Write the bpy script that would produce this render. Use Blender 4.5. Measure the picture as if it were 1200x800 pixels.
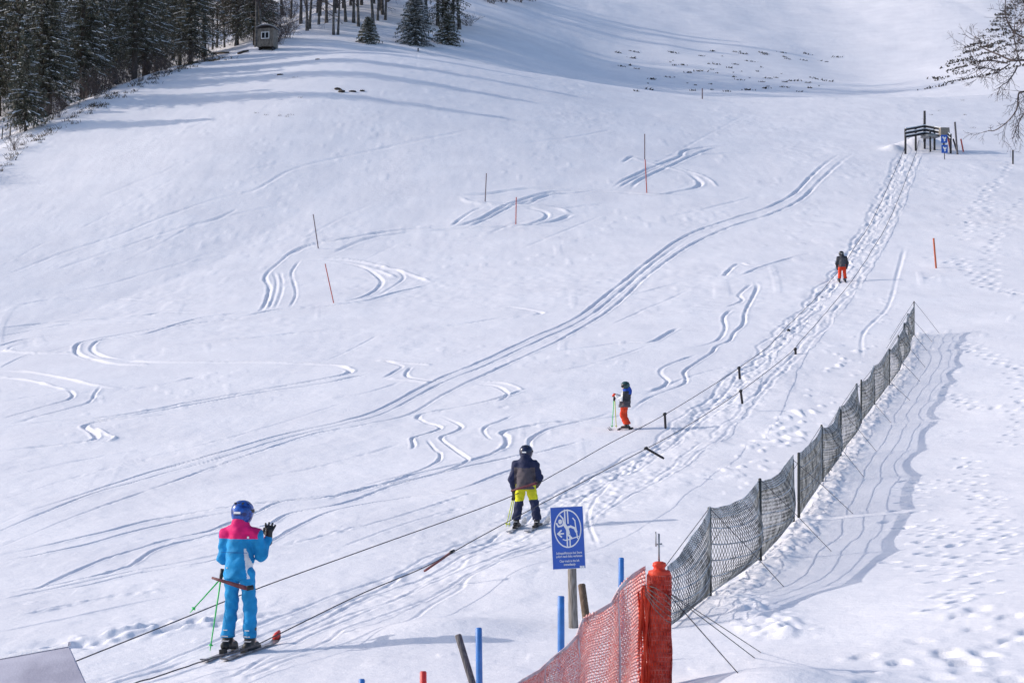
import bpy, bmesh, math, random
import numpy as np
from mathutils import Vector, Matrix, Euler

# ------------------------------------------------------------------ camera, sky, sun, exposure
for o in list(bpy.data.objects): bpy.data.objects.remove(o)
SC = bpy.context.scene
COL = SC.collection
FPX = 1903.0                       # focal length in photograph pixels (1200 x 800)
PITCH = math.radians(3.0)
cp, sp = math.cos(PITCH), math.sin(PITCH)
cam_d = bpy.data.cameras.new('camera'); cam = bpy.data.objects.new('camera', cam_d); COL.objects.link(cam)
cam_d.sensor_width = 36.0; cam_d.lens = 36.0 * FPX / 1200.0
cam_d.clip_start = 0.1; cam_d.clip_end = 3000
cam.location = (0, 0, 0); cam.rotation_euler = (math.pi / 2 + PITCH, 0, 0)
SC.camera = cam
SUN_EL = math.radians(26.0); SUN_AZ = math.radians(-10.0)    # light travels to +x and a little to -y
LT = Vector((math.cos(SUN_EL) * math.cos(SUN_AZ), math.cos(SUN_EL) * math.sin(SUN_AZ), -math.sin(SUN_EL)))
w = bpy.data.worlds.new('World'); SC.world = w; w.use_nodes = True
nt = w.node_tree; nt.nodes.clear()
sky = nt.nodes.new('ShaderNodeTexSky'); sky.sky_type = 'NISHITA'; sky.sun_disc = False
sky.sun_elevation = SUN_EL
sky.sun_rotation = math.atan2(-LT.x, -LT.y)
sky.altitude = 1000; sky.air_density = 0.9; sky.dust_density = 3.2; sky.ozone_density = 1.2
bg = nt.nodes.new('ShaderNodeBackground'); bg.inputs['Strength'].default_value = 0.15
wo = nt.nodes.new('ShaderNodeOutputWorld')
nt.links.new(sky.outputs[0], bg.inputs[0]); nt.links.new(bg.outputs[0], wo.inputs[0])
sd = bpy.data.lights.new('sun', 'SUN'); sun = bpy.data.objects.new('sun', sd); COL.objects.link(sun)
sd.energy = 2.05; sd.angle = math.radians(0.55); sd.color = (1.0, 0.925, 0.84)
sun.rotation_euler = LT.to_track_quat('-Z', 'Y').to_euler()
SC.render.engine = 'CYCLES'
SC.view_settings.view_transform = 'Standard'; SC.view_settings.look = 'None'
SC.view_settings.exposure = 0.47; SC.view_settings.gamma = 1.0
SC.view_settings.use_curve_mapping = False

rng = random.Random(7); nrng = np.random.default_rng(7)

# ------------------------------------------------------------------ helpers
def link(o, parent=None):
    COL.objects.link(o)
    if parent is not None: o.parent = parent
    return o
def tag(o, label=None, cat=None, group=None, kind=None):
    if label: o['label'] = label
    if cat: o['category'] = cat
    if group: o['group'] = group
    if kind: o['kind'] = kind
    return o
def empty(name, loc=(0, 0, 0), rz=0.0, label=None, cat=None, group=None):
    o = bpy.data.objects.new(name, None); COL.objects.link(o)
    o.location = loc; o.rotation_euler = (0, 0, rz); o.empty_display_size = 0.1
    return tag(o, label, cat, group)

class MB:
    """collects shapes; build() links them as ONE mesh object"""
    def __init__(s): s.v = []; s.f = []; s.m = []
    def add(s, vs, fs, mi=0):
        b = len(s.v); s.v += [tuple(p) for p in vs]
        s.f += [tuple(i + b for i in f) for f in fs]; s.m += [mi] * len(fs)
    def box(s, c, size, rot=None, mi=0, taper=1.0):
        hx, hy, hz = (d / 2 for d in size); R = rot if rot is not None else Matrix.Identity(3)
        c = Vector(c); vs = []
        for sz in (-1, 1):
            k = taper if sz > 0 else 1.0
            for sx, sy in ((-1, -1), (1, -1), (1, 1), (-1, 1)):
                vs.append(c + R @ Vector((sx * hx * k, sy * hy * k, sz * hz)))
        s.add(vs, [(3, 2, 1, 0), (4, 5, 6, 7), (0, 1, 5, 4), (1, 2, 6, 5), (2, 3, 7, 6), (3, 0, 4, 7)], mi)
    def tube(s, pts, rad, n=6, mi=0, cap=True):
        pts = [Vector(p) for p in pts]
        if not hasattr(rad, '__len__'): rad = [rad] * len(pts)
        vs = []; prev = None
        for i, p in enumerate(pts):
            a = pts[max(i - 1, 0)]; b = pts[min(i + 1, len(pts) - 1)]
            t = (b - a)
            t = t.normalized() if t.length > 1e-9 else Vector((0, 0, 1))
            if prev is None:
                prev = t.orthogonal().normalized()
            u = (prev - t * prev.dot(t))
            u = u.normalized() if u.length > 1e-6 else t.orthogonal().normalized()
            prev = u; wv = t.cross(u)
            for k in range(n):
                a_ = 2 * math.pi * k / n
                vs.append(p + (u * math.cos(a_) + wv * math.sin(a_)) * rad[i])
        fs = []
        for i in range(len(pts) - 1):
            for k in range(n):
                k2 = (k + 1) % n
                fs.append((i * n + k, i * n + k2, (i + 1) * n + k2, (i + 1) * n + k))
        if cap:
            fs.append(tuple(range(n - 1, -1, -1))); e = (len(pts) - 1) * n
            fs.append(tuple(e + k for k in range(n)))
        s.add(vs, fs, mi)
    def lathe(s, prof, n=16, c=(0, 0, 0), mi=0, wob=None):
        vs = []; c = Vector(c)
        for r, z in prof:
            for k in range(n):
                a = 2 * math.pi * k / n
                rr = r * (wob(a, z) if wob else 1)
                vs.append(c + Vector((rr * math.cos(a), rr * math.sin(a), z)))
        fs = []
        for i in range(len(prof) - 1):
            for k in range(n):
                k2 = (k + 1) % n
                fs.append((i * n + k, i * n + k2, (i + 1) * n + k2, (i + 1) * n + k))
        fs.append(tuple(range(n - 1, -1, -1))); e = (len(prof) - 1) * n
        fs.append(tuple(e + k for k in range(n)))
        s.add(vs, fs, mi)
    def mesh(s, name, mats, smooth=False):
        me = bpy.data.meshes.new(name); me.from_pydata(s.v, [], s.f)
        for m in (mats if isinstance(mats, (list, tuple)) else [mats]): me.materials.append(m)
        if s.m and max(s.m) > 0: me.polygons.foreach_set('material_index', s.m)
        if smooth: me.shade_smooth()
        me.update(); return me
    def build(s, name, mats, parent=None, smooth=False):
        return link(bpy.data.objects.new(name, s.mesh(name, mats, smooth)), parent)
def inst(name, me, parent=None, loc=(0, 0, 0), rot=(0, 0, 0), sc=1.0):
    o = bpy.data.objects.new(name, me); link(o, parent)
    o.location = loc; o.rotation_euler = rot
    o.scale = (sc, sc, sc) if not hasattr(sc, '__len__') else sc
    return o

# ------------------------------------------------------------------ materials
def mat(name, col, rough=0.6, var=0.0, scale=8.0, bump=0.0, bscale=40.0, metal=0.0, col2=None, spec=0.5, stretch=None):
    m = bpy.data.materials.new(name); m.use_nodes = True
    n = m.node_tree.nodes; L = m.node_tree.links; b = n['Principled BSDF']
    b.inputs['Roughness'].default_value = rough; b.inputs['Metallic'].default_value = metal
    b.inputs['Specular IOR Level'].default_value = spec
    b.inputs['Base Color'].default_value = (*col, 1)
    tc = n.new('ShaderNodeTexCoord'); src = tc.outputs['Object']
    if stretch:
        mp = n.new('ShaderNodeMapping'); mp.inputs['Scale'].default_value = stretch
        L.new(src, mp.inputs[0]); src = mp.outputs[0]
    if var > 0 or col2:
        nz = n.new('ShaderNodeTexNoise'); nz.inputs['Scale'].default_value = scale; nz.inputs['Detail'].default_value = 5
        L.new(src, nz.inputs['Vector'])
        rp = n.new('ShaderNodeValToRGB'); L.new(nz.outputs['Fac'], rp.inputs[0])
        c2 = col2 if col2 else tuple(min(1, c * (1 + var)) for c in col)
        c1 = col if col2 else tuple(c * (1 - var) for c in col)
        rp.color_ramp.elements[0].position = 0.38; rp.color_ramp.elements[1].position = 0.64
        rp.color_ramp.elements[0].color = (*c1, 1); rp.color_ramp.elements[1].color = (*c2, 1)
        L.new(rp.outputs[0], b.inputs['Base Color'])
    if bump > 0:
        nb = n.new('ShaderNodeTexNoise'); nb.inputs['Scale'].default_value = bscale; nb.inputs['Detail'].default_value = 4
        L.new(src, nb.inputs['Vector'])
        bp = n.new('ShaderNodeBump'); bp.inputs['Strength'].default_value = bump; bp.inputs['Distance'].default_value = 0.01
        L.new(nb.outputs['Fac'], bp.inputs['Height']); L.new(bp.outputs[0], b.inputs['Normal'])
    return m

def snow_material():
    m = bpy.data.materials.new('snow'); m.use_nodes = True
    n = m.node_tree.nodes; L = m.node_tree.links; b = n['Principled BSDF']
    b.inputs['Roughness'].default_value = 0.75; b.inputs['Specular IOR Level'].default_value = 0.25
    tc = n.new('ShaderNodeTexCoord')
    nz = n.new('ShaderNodeTexNoise'); nz.inputs['Scale'].default_value = 0.35; nz.inputs['Detail'].default_value = 6
    L.new(tc.outputs['Object'], nz.inputs['Vector'])
    rp = n.new('ShaderNodeValToRGB'); L.new(nz.outputs['Fac'], rp.inputs[0])
    rp.color_ramp.elements[0].position = 0.3; rp.color_ramp.elements[1].position = 0.7
    rp.color_ramp.elements[0].color = (0.80, 0.785, 0.825, 1); rp.color_ramp.elements[1].color = (0.87, 0.855, 0.89, 1)
    L.new(rp.outputs[0], b.inputs['Base Color'])
    h = None
    for sc_, dist in ((60.0, 0.006), (13.0, 0.013), (3.2, 0.025)):
        nb = n.new('ShaderNodeTexNoise'); nb.inputs['Scale'].default_value = sc_; nb.inputs['Detail'].default_value = 3
        L.new(tc.outputs['Object'], nb.inputs['Vector'])
        bp = n.new('ShaderNodeBump'); bp.inputs['Strength'].default_value = 0.55; bp.inputs['Distance'].default_value = dist
        L.new(nb.outputs['Fac'], bp.inputs['Height'])
        if h is not None: L.new(h, bp.inputs['Normal'])
        h = bp.outputs[0]
    L.new(h, b.inputs['Normal'])
    return m
M = {}
M['snow'] = snow_material()
M['tree_snow'] = mat('tree_snow', (0.78, 0.80, 0.84), 0.8)
M['needles'] = mat('needles', (0.034, 0.045, 0.028), 0.7, col2=(0.14, 0.13, 0.09), scale=1.2)
M['needles_grey'] = mat('needles_grey', (0.040, 0.048, 0.045), 0.7, col2=(0.10, 0.11, 0.10), scale=1.5)
M['bark'] = mat('bark', (0.040, 0.030, 0.025), 0.9, col2=(0.085, 0.068, 0.055), scale=9, bump=0.5, bscale=20)
M['bark_pale'] = mat('bark_pale', (0.055, 0.050, 0.048), 0.9, col2=(0.17, 0.155, 0.145), scale=4, bump=0.5, bscale=20)
M['twig'] = mat('twig', (0.055, 0.042, 0.042), 0.85, col2=(0.11, 0.085, 0.08), scale=5)
M['grass'] = mat('dry_grass', (0.035, 0.026, 0.016), 0.9, col2=(0.09, 0.07, 0.04), scale=3)
M['tussock'] = mat('tussock', (0.010, 0.009, 0.008), 0.9, col2=(0.035, 0.028, 0.02), scale=1.5)
M['old_wood'] = mat('old_wood', (0.16, 0.14, 0.12), 0.85, col2=(0.34, 0.31, 0.28), scale=14, bump=0.5, bscale=30, stretch=(6, 6, 0.6))
M['hut_wood'] = mat('hut_wood', (0.11, 0.095, 0.08), 0.9, col2=(0.26, 0.23, 0.20), scale=5, bump=0.4, bscale=30, stretch=(3, 3, 0.5))
M['grey_wood'] = mat('grey_wood', (0.07, 0.065, 0.07), 0.85, col2=(0.17, 0.16, 0.165), scale=14, bump=0.5, bscale=30, stretch=(6, 6, 0.6))
M['brown_wood'] = mat('brown_wood', (0.10, 0.065, 0.045), 0.85, col2=(0.20, 0.14, 0.10), scale=14, bump=0.4, bscale=30, stretch=(6, 6, 0.6))
M['dark_wood'] = mat('dark_wood', (0.020, 0.020, 0.024), 0.8, col2=(0.045, 0.044, 0.05), scale=8, stretch=(4, 4, 1))
M['black'] = mat('black_plastic', (0.012, 0.012, 0.014), 0.5)
M['rope'] = mat('rope', (0.035, 0.033, 0.042), 0.8, col2=(0.07, 0.066, 0.078), scale=60)
M['handle'] = mat('handle_rubber', (0.012, 0.010, 0.014), 0.6, col2=(0.022, 0.018, 0.024), scale=20)
M['handle_red'] = mat('handle_maroon', (0.07, 0.010, 0.020), 0.6, col2=(0.15, 0.03, 0.04), scale=12)
M['net'] = mat('net_cord', (0.030, 0.035, 0.038), 0.7, col2=(0.24, 0.255, 0.27), scale=6)
M['net_frost'] = mat('frosted_cord', (0.16, 0.17, 0.18), 0.8, col2=(0.62, 0.64, 0.67), scale=4)
M['post'] = mat('fence_post', (0.012, 0.016, 0.015), 0.5, col2=(0.03, 0.035, 0.035), scale=6)
M['rednet'] = mat('red_net_cord', (0.80, 0.25, 0.21), 0.6, col2=(0.86, 0.58, 0.55), scale=60)
M['padnet'] = mat('pad_net_cord', (0.42, 0.016, 0.008), 0.6, col2=(0.72, 0.16, 0.12), scale=12)
M['rednet_frost'] = mat('red_net_frost', (0.60, 0.36, 0.36), 0.7, col2=(0.74, 0.66, 0.68), scale=9)
M['orange'] = mat('orange_pad', (0.62, 0.030, 0.010), 0.6, col2=(0.80, 0.07, 0.02), scale=9, bump=0.6, bscale=30)
M['steel'] = mat('galvanised_steel', (0.30, 0.31, 0.33), 0.4, metal=0.8, var=0.2)
M['wire'] = mat('wire', (0.03, 0.03, 0.04), 0.5)
M['blue_pole'] = mat('blue_pole', (0.03, 0.17, 0.50), 0.45, var=0.12, scale=10)
M['red_pole'] = mat('red_pole', (0.55, 0.035, 0.03), 0.45, var=0.15, scale=10)
M['gate_red'] = mat('gate_red', (0.48, 0.09, 0.07), 0.5, var=0.2)
M['gate_dark'] = mat('gate_dark', (0.16, 0.11, 0.12), 0.5, var=0.2)
M['orange_stake'] = mat('orange_stake', (0.50, 0.11, 0.04), 0.6, var=0.15)
M['sign_blue'] = mat('sign_blue', (0.025, 0.105, 0.47), 0.35, var=0.06, scale=4)
M['white'] = mat('white_paint', (0.80, 0.80, 0.80), 0.45)
M['panel'] = mat('frosted_panel', (0.33, 0.32, 0.40), 0.8, col2=(0.50, 0.49, 0.58), scale=3, bump=0.25, bscale=60)
M['skin'] = mat('skin', (0.55, 0.34, 0.26), 0.55)
M['glass'] = mat('dark_glass', (0.015, 0.017, 0.022), 0.12)
M['chrome'] = mat('chrome', (0.5, 0.5, 0.52), 0.25, metal=1.0)
def fabric(name, col, var=0.16): return mat(name, col, 0.75, var=var, scale=7, bump=0.9, bscale=15, spec=0.3)
M['j_blue'] = fabric('fabric_blue', (0.010, 0.25, 0.54))
M['j_seam'] = fabric('fabric_seam', (0.006, 0.11, 0.32))
M['j_pink'] = fabric('fabric_pink', (0.70, 0.012, 0.16))
M['j_white'] = fabric('fabric_white', (0.72, 0.72, 0.74))
M['j_navy'] = fabric('fabric_navy', (0.016, 0.022, 0.065))
M['j_greybrown'] = fabric('fabric_greybrown', (0.085, 0.072, 0.085))
M['j_yellow'] = fabric('fabric_yellow', (0.62, 0.60, 0.02))
M['j_red'] = fabric('fabric_red', (0.72, 0.055, 0.015))
M['j_dark'] = fabric('fabric_charcoal', (0.035, 0.035, 0.045))
M['j_mid'] = fabric('fabric_grey', (0.075, 0.075, 0.085))
M['j_royal'] = fabric('fabric_royal', (0.02, 0.07, 0.38))
M['helmet_blue'] = mat('helmet_blue', (0.006, 0.022, 0.13), 0.22, col2=(0.02, 0.11, 0.48), scale=18)
M['helmet_navy'] = mat('helmet_navy', (0.010, 0.016, 0.055), 0.25, var=0.2)
M['helmet_teal'] = mat('helmet_teal', (0.012, 0.03, 0.032), 0.3, col2=(0.03, 0.09, 0.09), scale=12)
M['helmet_black'] = mat('helmet_black', (0.012, 0.012, 0.014), 0.3)
M['pole_green'] = mat('pole_green', (0.02, 0.55, 0.10), 0.4)
M['pole_yellow'] = mat('pole_yellow', (0.55, 0.62, 0.08), 0.4)
M['ski_dark'] = mat('ski_dark', (0.02, 0.02, 0.03), 0.3, col2=(0.3, 0.3, 0.33), scale=7)
M['ski_white'] = mat('ski_white', (0.55, 0.56, 0.6), 0.3, col2=(0.1, 0.11, 0.14), scale=6)

# ------------------------------------------------------------------ ground shape
def hash01(xi, yi, seed):
    h = (xi.astype(np.int64) * 374761393 + yi.astype(np.int64) * 668265263 + seed * 974634777) & 0xFFFFFFFF
    h = ((h ^ (h >> 13)) * 1274126177) & 0xFFFFFFFF
    h = (h ^ (h >> 16)) & 0xFFFFFF
    return h / float(0xFFFFFF)
def vn(x, y, seed=0):
    x = np.asarray(x, float); y = np.asarray(y, float)
    xi = np.floor(x); yi = np.floor(y); fx = x - xi; fy = y - yi
    fx = fx * fx * fx * (fx * (fx * 6 - 15) + 10); fy = fy * fy * fy * (fy * (fy * 6 - 15) + 10)
    a = hash01(xi, yi, seed); b = hash01(xi + 1, yi, seed); c = hash01(xi, yi + 1, seed); d = hash01(xi + 1, yi + 1, seed)
    return ((a * (1 - fx) + b * fx) * (1 - fy) + (c * (1 - fx) + d * fx) * fy) * 2 - 1
def sst(a, b, x):
    t = np.clip((x - a) / (b - a), 0, 1); return t * t * (3 - 2 * t)
TAB = [(800, 15.2), (768, 17), (700, 20.8), (620, 27.5), (503, 42), (400, 58), (330, 76), (262, 98), (172, 130), (112, 165)]
def pix(px, py, c):
    u = (px - 600) / FPX; v = (400 - py) / FPX
    return (c * u, c * (cp - v * sp), c * (v * cp + sp))
_y = [-80, 5]; _z = [-2.42, -2.42]
for py_, c_ in TAB:
    q = pix(600, py_, c_); _y.append(q[1]); _z.append(q[2])
_y += [172, 179, 200, 420, 900]; _z += [34.6, 34.9, 42.6, 131, 330]
YS = np.arange(-80, 900, 0.25)
ZS = np.interp(YS, _y, _z)
def smooth_arr(z, n):
    k = np.ones(n) / n; p = np.pad(z, n, mode='edge')
    return np.convolve(p, k, 'same')[n:-n]
za = smooth_arr(smooth_arr(ZS, 17), 17); zb = smooth_arr(smooth_arr(ZS, 41), 41)
wgt = sst(25, 60, YS) * (1 - 0.75 * sst(150, 165, YS) * (1 - sst(182, 195, YS)))
ZS = za * (1 - wgt) + zb * wgt
def edge_x(y): return -38.0 + 0.16 * (np.clip(y, 95, 260) - 120)
# rope line in plan
RA = (-3.15, 17.2, 0.311)
def rope_x(y): return RA[0] + RA[2] * (y - RA[1])
FENCE_PX = [(832, 700, 602), (891, 658, 583), (930, 613, 547), (936, 609, 545), (964, 565, 512), (985, 535, 477), (1005, 500, 455), (1009, 498, 453),
            (1025, 475, 435), (1042, 452, 418), (1054, 435, 400), (1060, 415, 385), (1065, 404, 372), (1071, 394, 358)]
def base_z(x, y):
    x = np.asarray(x, float); y = np.asarray(y, float)
    z = np.interp(y, YS, ZS)
    # knoll on the left, its crest and its right flank
    kn = sst(88, 162, y) * (1 - sst(-22, 24, x + 0.05 * (y - 170)))
    z = z + 5.3 * kn
    z = z + 0.06 * np.clip(x - rope_x(y) - 0.2, -38, 22) * (1 - sst(78, 135, y)) * sst(-30, 5, y)
    z = z - 1.7 * (1 - sst(-2, 22, x - edge_x(y))) * sst(85, 120, y) * (1 - sst(165, 185, y))
    z = z + kn * (np.interp(y, [165, 172, 180, 192, 215, 260], [0, 0.9, 1.6, 1.0, 0.4, 0]))
    # ground falls away behind the tree line on the left and rises again far off
    g = edge_x(y) - x
    fade = 1 - 0.8 * sst(205, 250, y)
    z = z + fade * np.interp(g, [0, 2.5, 8, 16, 26, 60, 400], [0, -0.35, -2.4, -4.2, -3.6, 2.0, 22])
    # bank on the far right, gully in front of the back slope
    z = z + 7.0 * sst(38, 75, x - 0.10 * (y - 180)) * sst(150, 215, y)
    z = z - 0.6 * np.exp(-((x - 12) / 14) ** 2 - ((y - 205) / 20) ** 2)
    z = z - 0.13 * (np.clip(x, -60, 80) - 14) * sst(172, 240, y) * sst(-50, -5, x)
    # gentle swells
    amp = 0.13 * sst(24, 70, y) * (1 + 1.6 * sst(170, 230, y))
    z = z + amp * vn(x / 13, y / 17, 3) + 0.35 * amp * vn(x / 5.5, y / 8, 4)
    z = z + 0.035 * vn(x / 2.6, y / 2.2, 5) * (1 - sst(40, 80, y))
    # near right bank rises to the right
    z = z + 0.055 * np.clip(x - 1.9 - 0.317 * (y - 19), 0, 8) * (1 - sst(40, 75, y)) * sst(8, 16, y)
    # snow banked up inside the curved railing of the return station
    z = z + 0.95 * np.exp(-((x - 32.6) / 1.9) ** 2 - ((y - 128.3) / 1.0) ** 2) + 0.40 * np.exp(-((x - 30.0) / 0.7) ** 2 - ((y - 126.9) / 0.7) ** 2)
    # swell near the foot of the slope and mounds beside the orange pad
    z = z + 0.17 * np.exp(-((x + 0.7) / 0.9) ** 2 - ((y - 17.7) / 0.8) ** 2)
    z = z + 0.12 * np.exp(-((x - 0.4) / 1.0) ** 2 - ((y - 22.0) / 1.6) ** 2)
    z = z + 0.20 * np.exp(-((x - 1.85) / 0.65) ** 2 - ((y - 11.7) / 0.9) ** 2)
    return z
def ray(pts):
    """pixels of the photograph -> points on the ground"""
    pts = np.atleast_2d(np.array(pts, float)); u = (pts[:, 0] - 600) / FPX; v = (400 - pts[:, 1]) / FPX
    dy = cp - v * sp; dz = v * cp + sp
    c = np.concatenate([np.arange(6, 60, 0.15), np.arange(60, 420, 0.4)])
    d = c[None] * dz[:, None] - base_z(c[None] * u[:, None], c[None] * dy[:, None])
    idx = np.argmax(d < 0, axis=1); idx = np.where((d < 0).any(1), np.maximum(idx, 1), len(c) - 1)
    r = np.arange(len(pts)); d0 = d[r, idx - 1]; d1 = d[r, idx]
    t = np.clip(d0 / (d0 - d1 + 1e-12), 0, 1)
    cc = c[idx - 1] + (c[idx] - c[idx - 1]) * t
    return np.stack([cc * u, cc * dy, base_z(cc * u, cc * dy)], 1)
def ray1(px, py): return Vector(ray([(px, py)])[0])
def gz(x, y): return float(base_z(x, y))
def px_m(p): return p[1] / FPX           # metres per photograph pixel at a point


# people: feet
P1 = ray1(280, 765); P2 = ray1(616, 619); P3 = ray1(732, 503); P4 = ray1(987, 330)
for P in (P1, P2, P4):
    pass

# ------------------------------------------------------------------ snow sheet with carved tracks
def rows_for(py0, py1, step):
    pys = np.arange(py0, py1, -step)
    tp = np.array([t[0] for t in TAB][::-1], float); tcv = np.array([t[1] for t in TAB][::-1], float)
    inv = np.interp(pys, tp, 1.0 / tcv)
    cc = 1.0 / inv; v = (400 - pys) / FPX
    return cc * (cp - v * sp)
ROWS = np.concatenate([np.linspace(-60, 10, 18, endpoint=False), np.linspace(10, 15.15, 50, endpoint=False),
                       rows_for(800, 600, 0.62), rows_for(600, 400, 0.72), rows_for(400, 112, 0.62)])
ROWS = np.concatenate([ROWS, np.arange(ROWS[-1] + 0.5, 196, 0.5), np.arange(196.5, 300, 1.1), np.geomspace(303, 880, 22)])
ROWS = np.unique(np.round(ROWS, 4))
UC = np.linspace(-1.05, 1.05, 810)
out_ = 1.05 + np.cumsum(np.geomspace(0.02, 2.6, 14))
US = np.concatenate([-out_[::-1], UC, out_]); KX = 600 / FPX
YY = np.maximum(ROWS, 13.0)
X = (US[None, :] * KX * YY[:, None]); Y = np.repeat(ROWS[:, None], len(US), 1)
Z = base_z(X, Y)
DZ = np.zeros_like(Z)
inview = (np.abs(US) < 1.2)[None, :] * np.ones_like(Z)
farm = sst(30, 90, Y)
# surface relief
DZ += (0.005 * vn(X / 0.55, Y / 0.9, 11) + 0.004 * vn(X / 0.21, Y / 0.33, 12) * (1 - farm))
DZ += 0.010 * vn(X / 1.5, Y / 2.2, 13) + farm * 0.016 * vn(X / 2.4, Y / 4.5, 14) + farm * 0.010 * vn(X / 0.9, Y / 2.6, 15)
rough = sst(0.1, 0.6, vn(X / 6, Y / 9, 16))
DZ += rough * 0.008 * vn(X / 0.34, Y / 0.6, 17) * (0.5 + farm)
flk = sst(0.45, 0.8, vn(X / (0.22 + 0.3 * farm), Y / (0.34 + 0.8 * farm), 18)) * sst(-0.2, 0.5, vn(X / 3.1, Y / 4.7, 19))
DZ += flk * (0.006 + 0.012 * farm)
DZ += farm * 0.005 * vn(X / 0.35, Y / 1.1, 20)
DZ *= inview
DZ *= 1 - 0.75 * sst(165, 190, Y) * 0
# rope trail: chopped snow
dA = X - rope_x(Y); wA = 0.55 + 0.35 * vn(Y / 3, Y * 0, 21)
band = np.exp(-(dA / wA) ** 2) + 0.55 * np.exp(-((dA - 1.05) / 0.45) ** 2)
band *= (Y < 131) * (Y > 6)
rmp = 1 - sst(60, 110, Y) * 0.2
ch = 0.022 * vn(X / 0.26, Y / 0.48, 22) + 0.026 * vn(X / 0.11, Y / 0.2, 23) + 0.032 * vn(X / 0.42, Y / 1.0, 24) * farm + 0.034 * farm * vn(X / 0.2, Y / 0.7, 29)
DZ += band * ch * (0.30 + 0.62 * sst(21, 34, Y)) - 0.03 * np.exp(-(dA / 0.5) ** 2) * (Y < 131)
# crumbs right of the rope and along the net
side = np.exp(-((X - rope_x(Y) - 2.9) / 0.8) ** 2) * sst(28, 36, Y) * (1 - sst(62, 72, Y))
DZ += side * np.clip(vn(X / 0.20, Y / 0.5, 25) + 0.3 * vn(X / 1.5, Y / 3, 35) - 0.45, 0, 1) * 0.10
side2 = np.exp(-((X - rope_x(Y) - 1.8) / 1.2) ** 2) * sst(17, 22, Y) * (1 - sst(50, 66, Y))
DZ += side2 * np.clip(vn(X / 0.8, Y / 1.1, 26) - 0.15, 0, 1) * 0.035
FB = ray([(a, b) for a, b, _ in FENCE_PX])
fx = np.interp(Y, FB[:, 1], FB[:, 0]); fm = (Y > 15.2) * (Y < FB[-1, 1] + 0.5)
df = X - fx
DZ += fm * np.exp(-((df - 0.22) / 0.28) ** 2) * (0.05 + 0.03 * vn(X / 0.2, Y / 0.34, 27) + 0.03 * vn(X / 0.09, Y / 0.15, 28))

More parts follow.
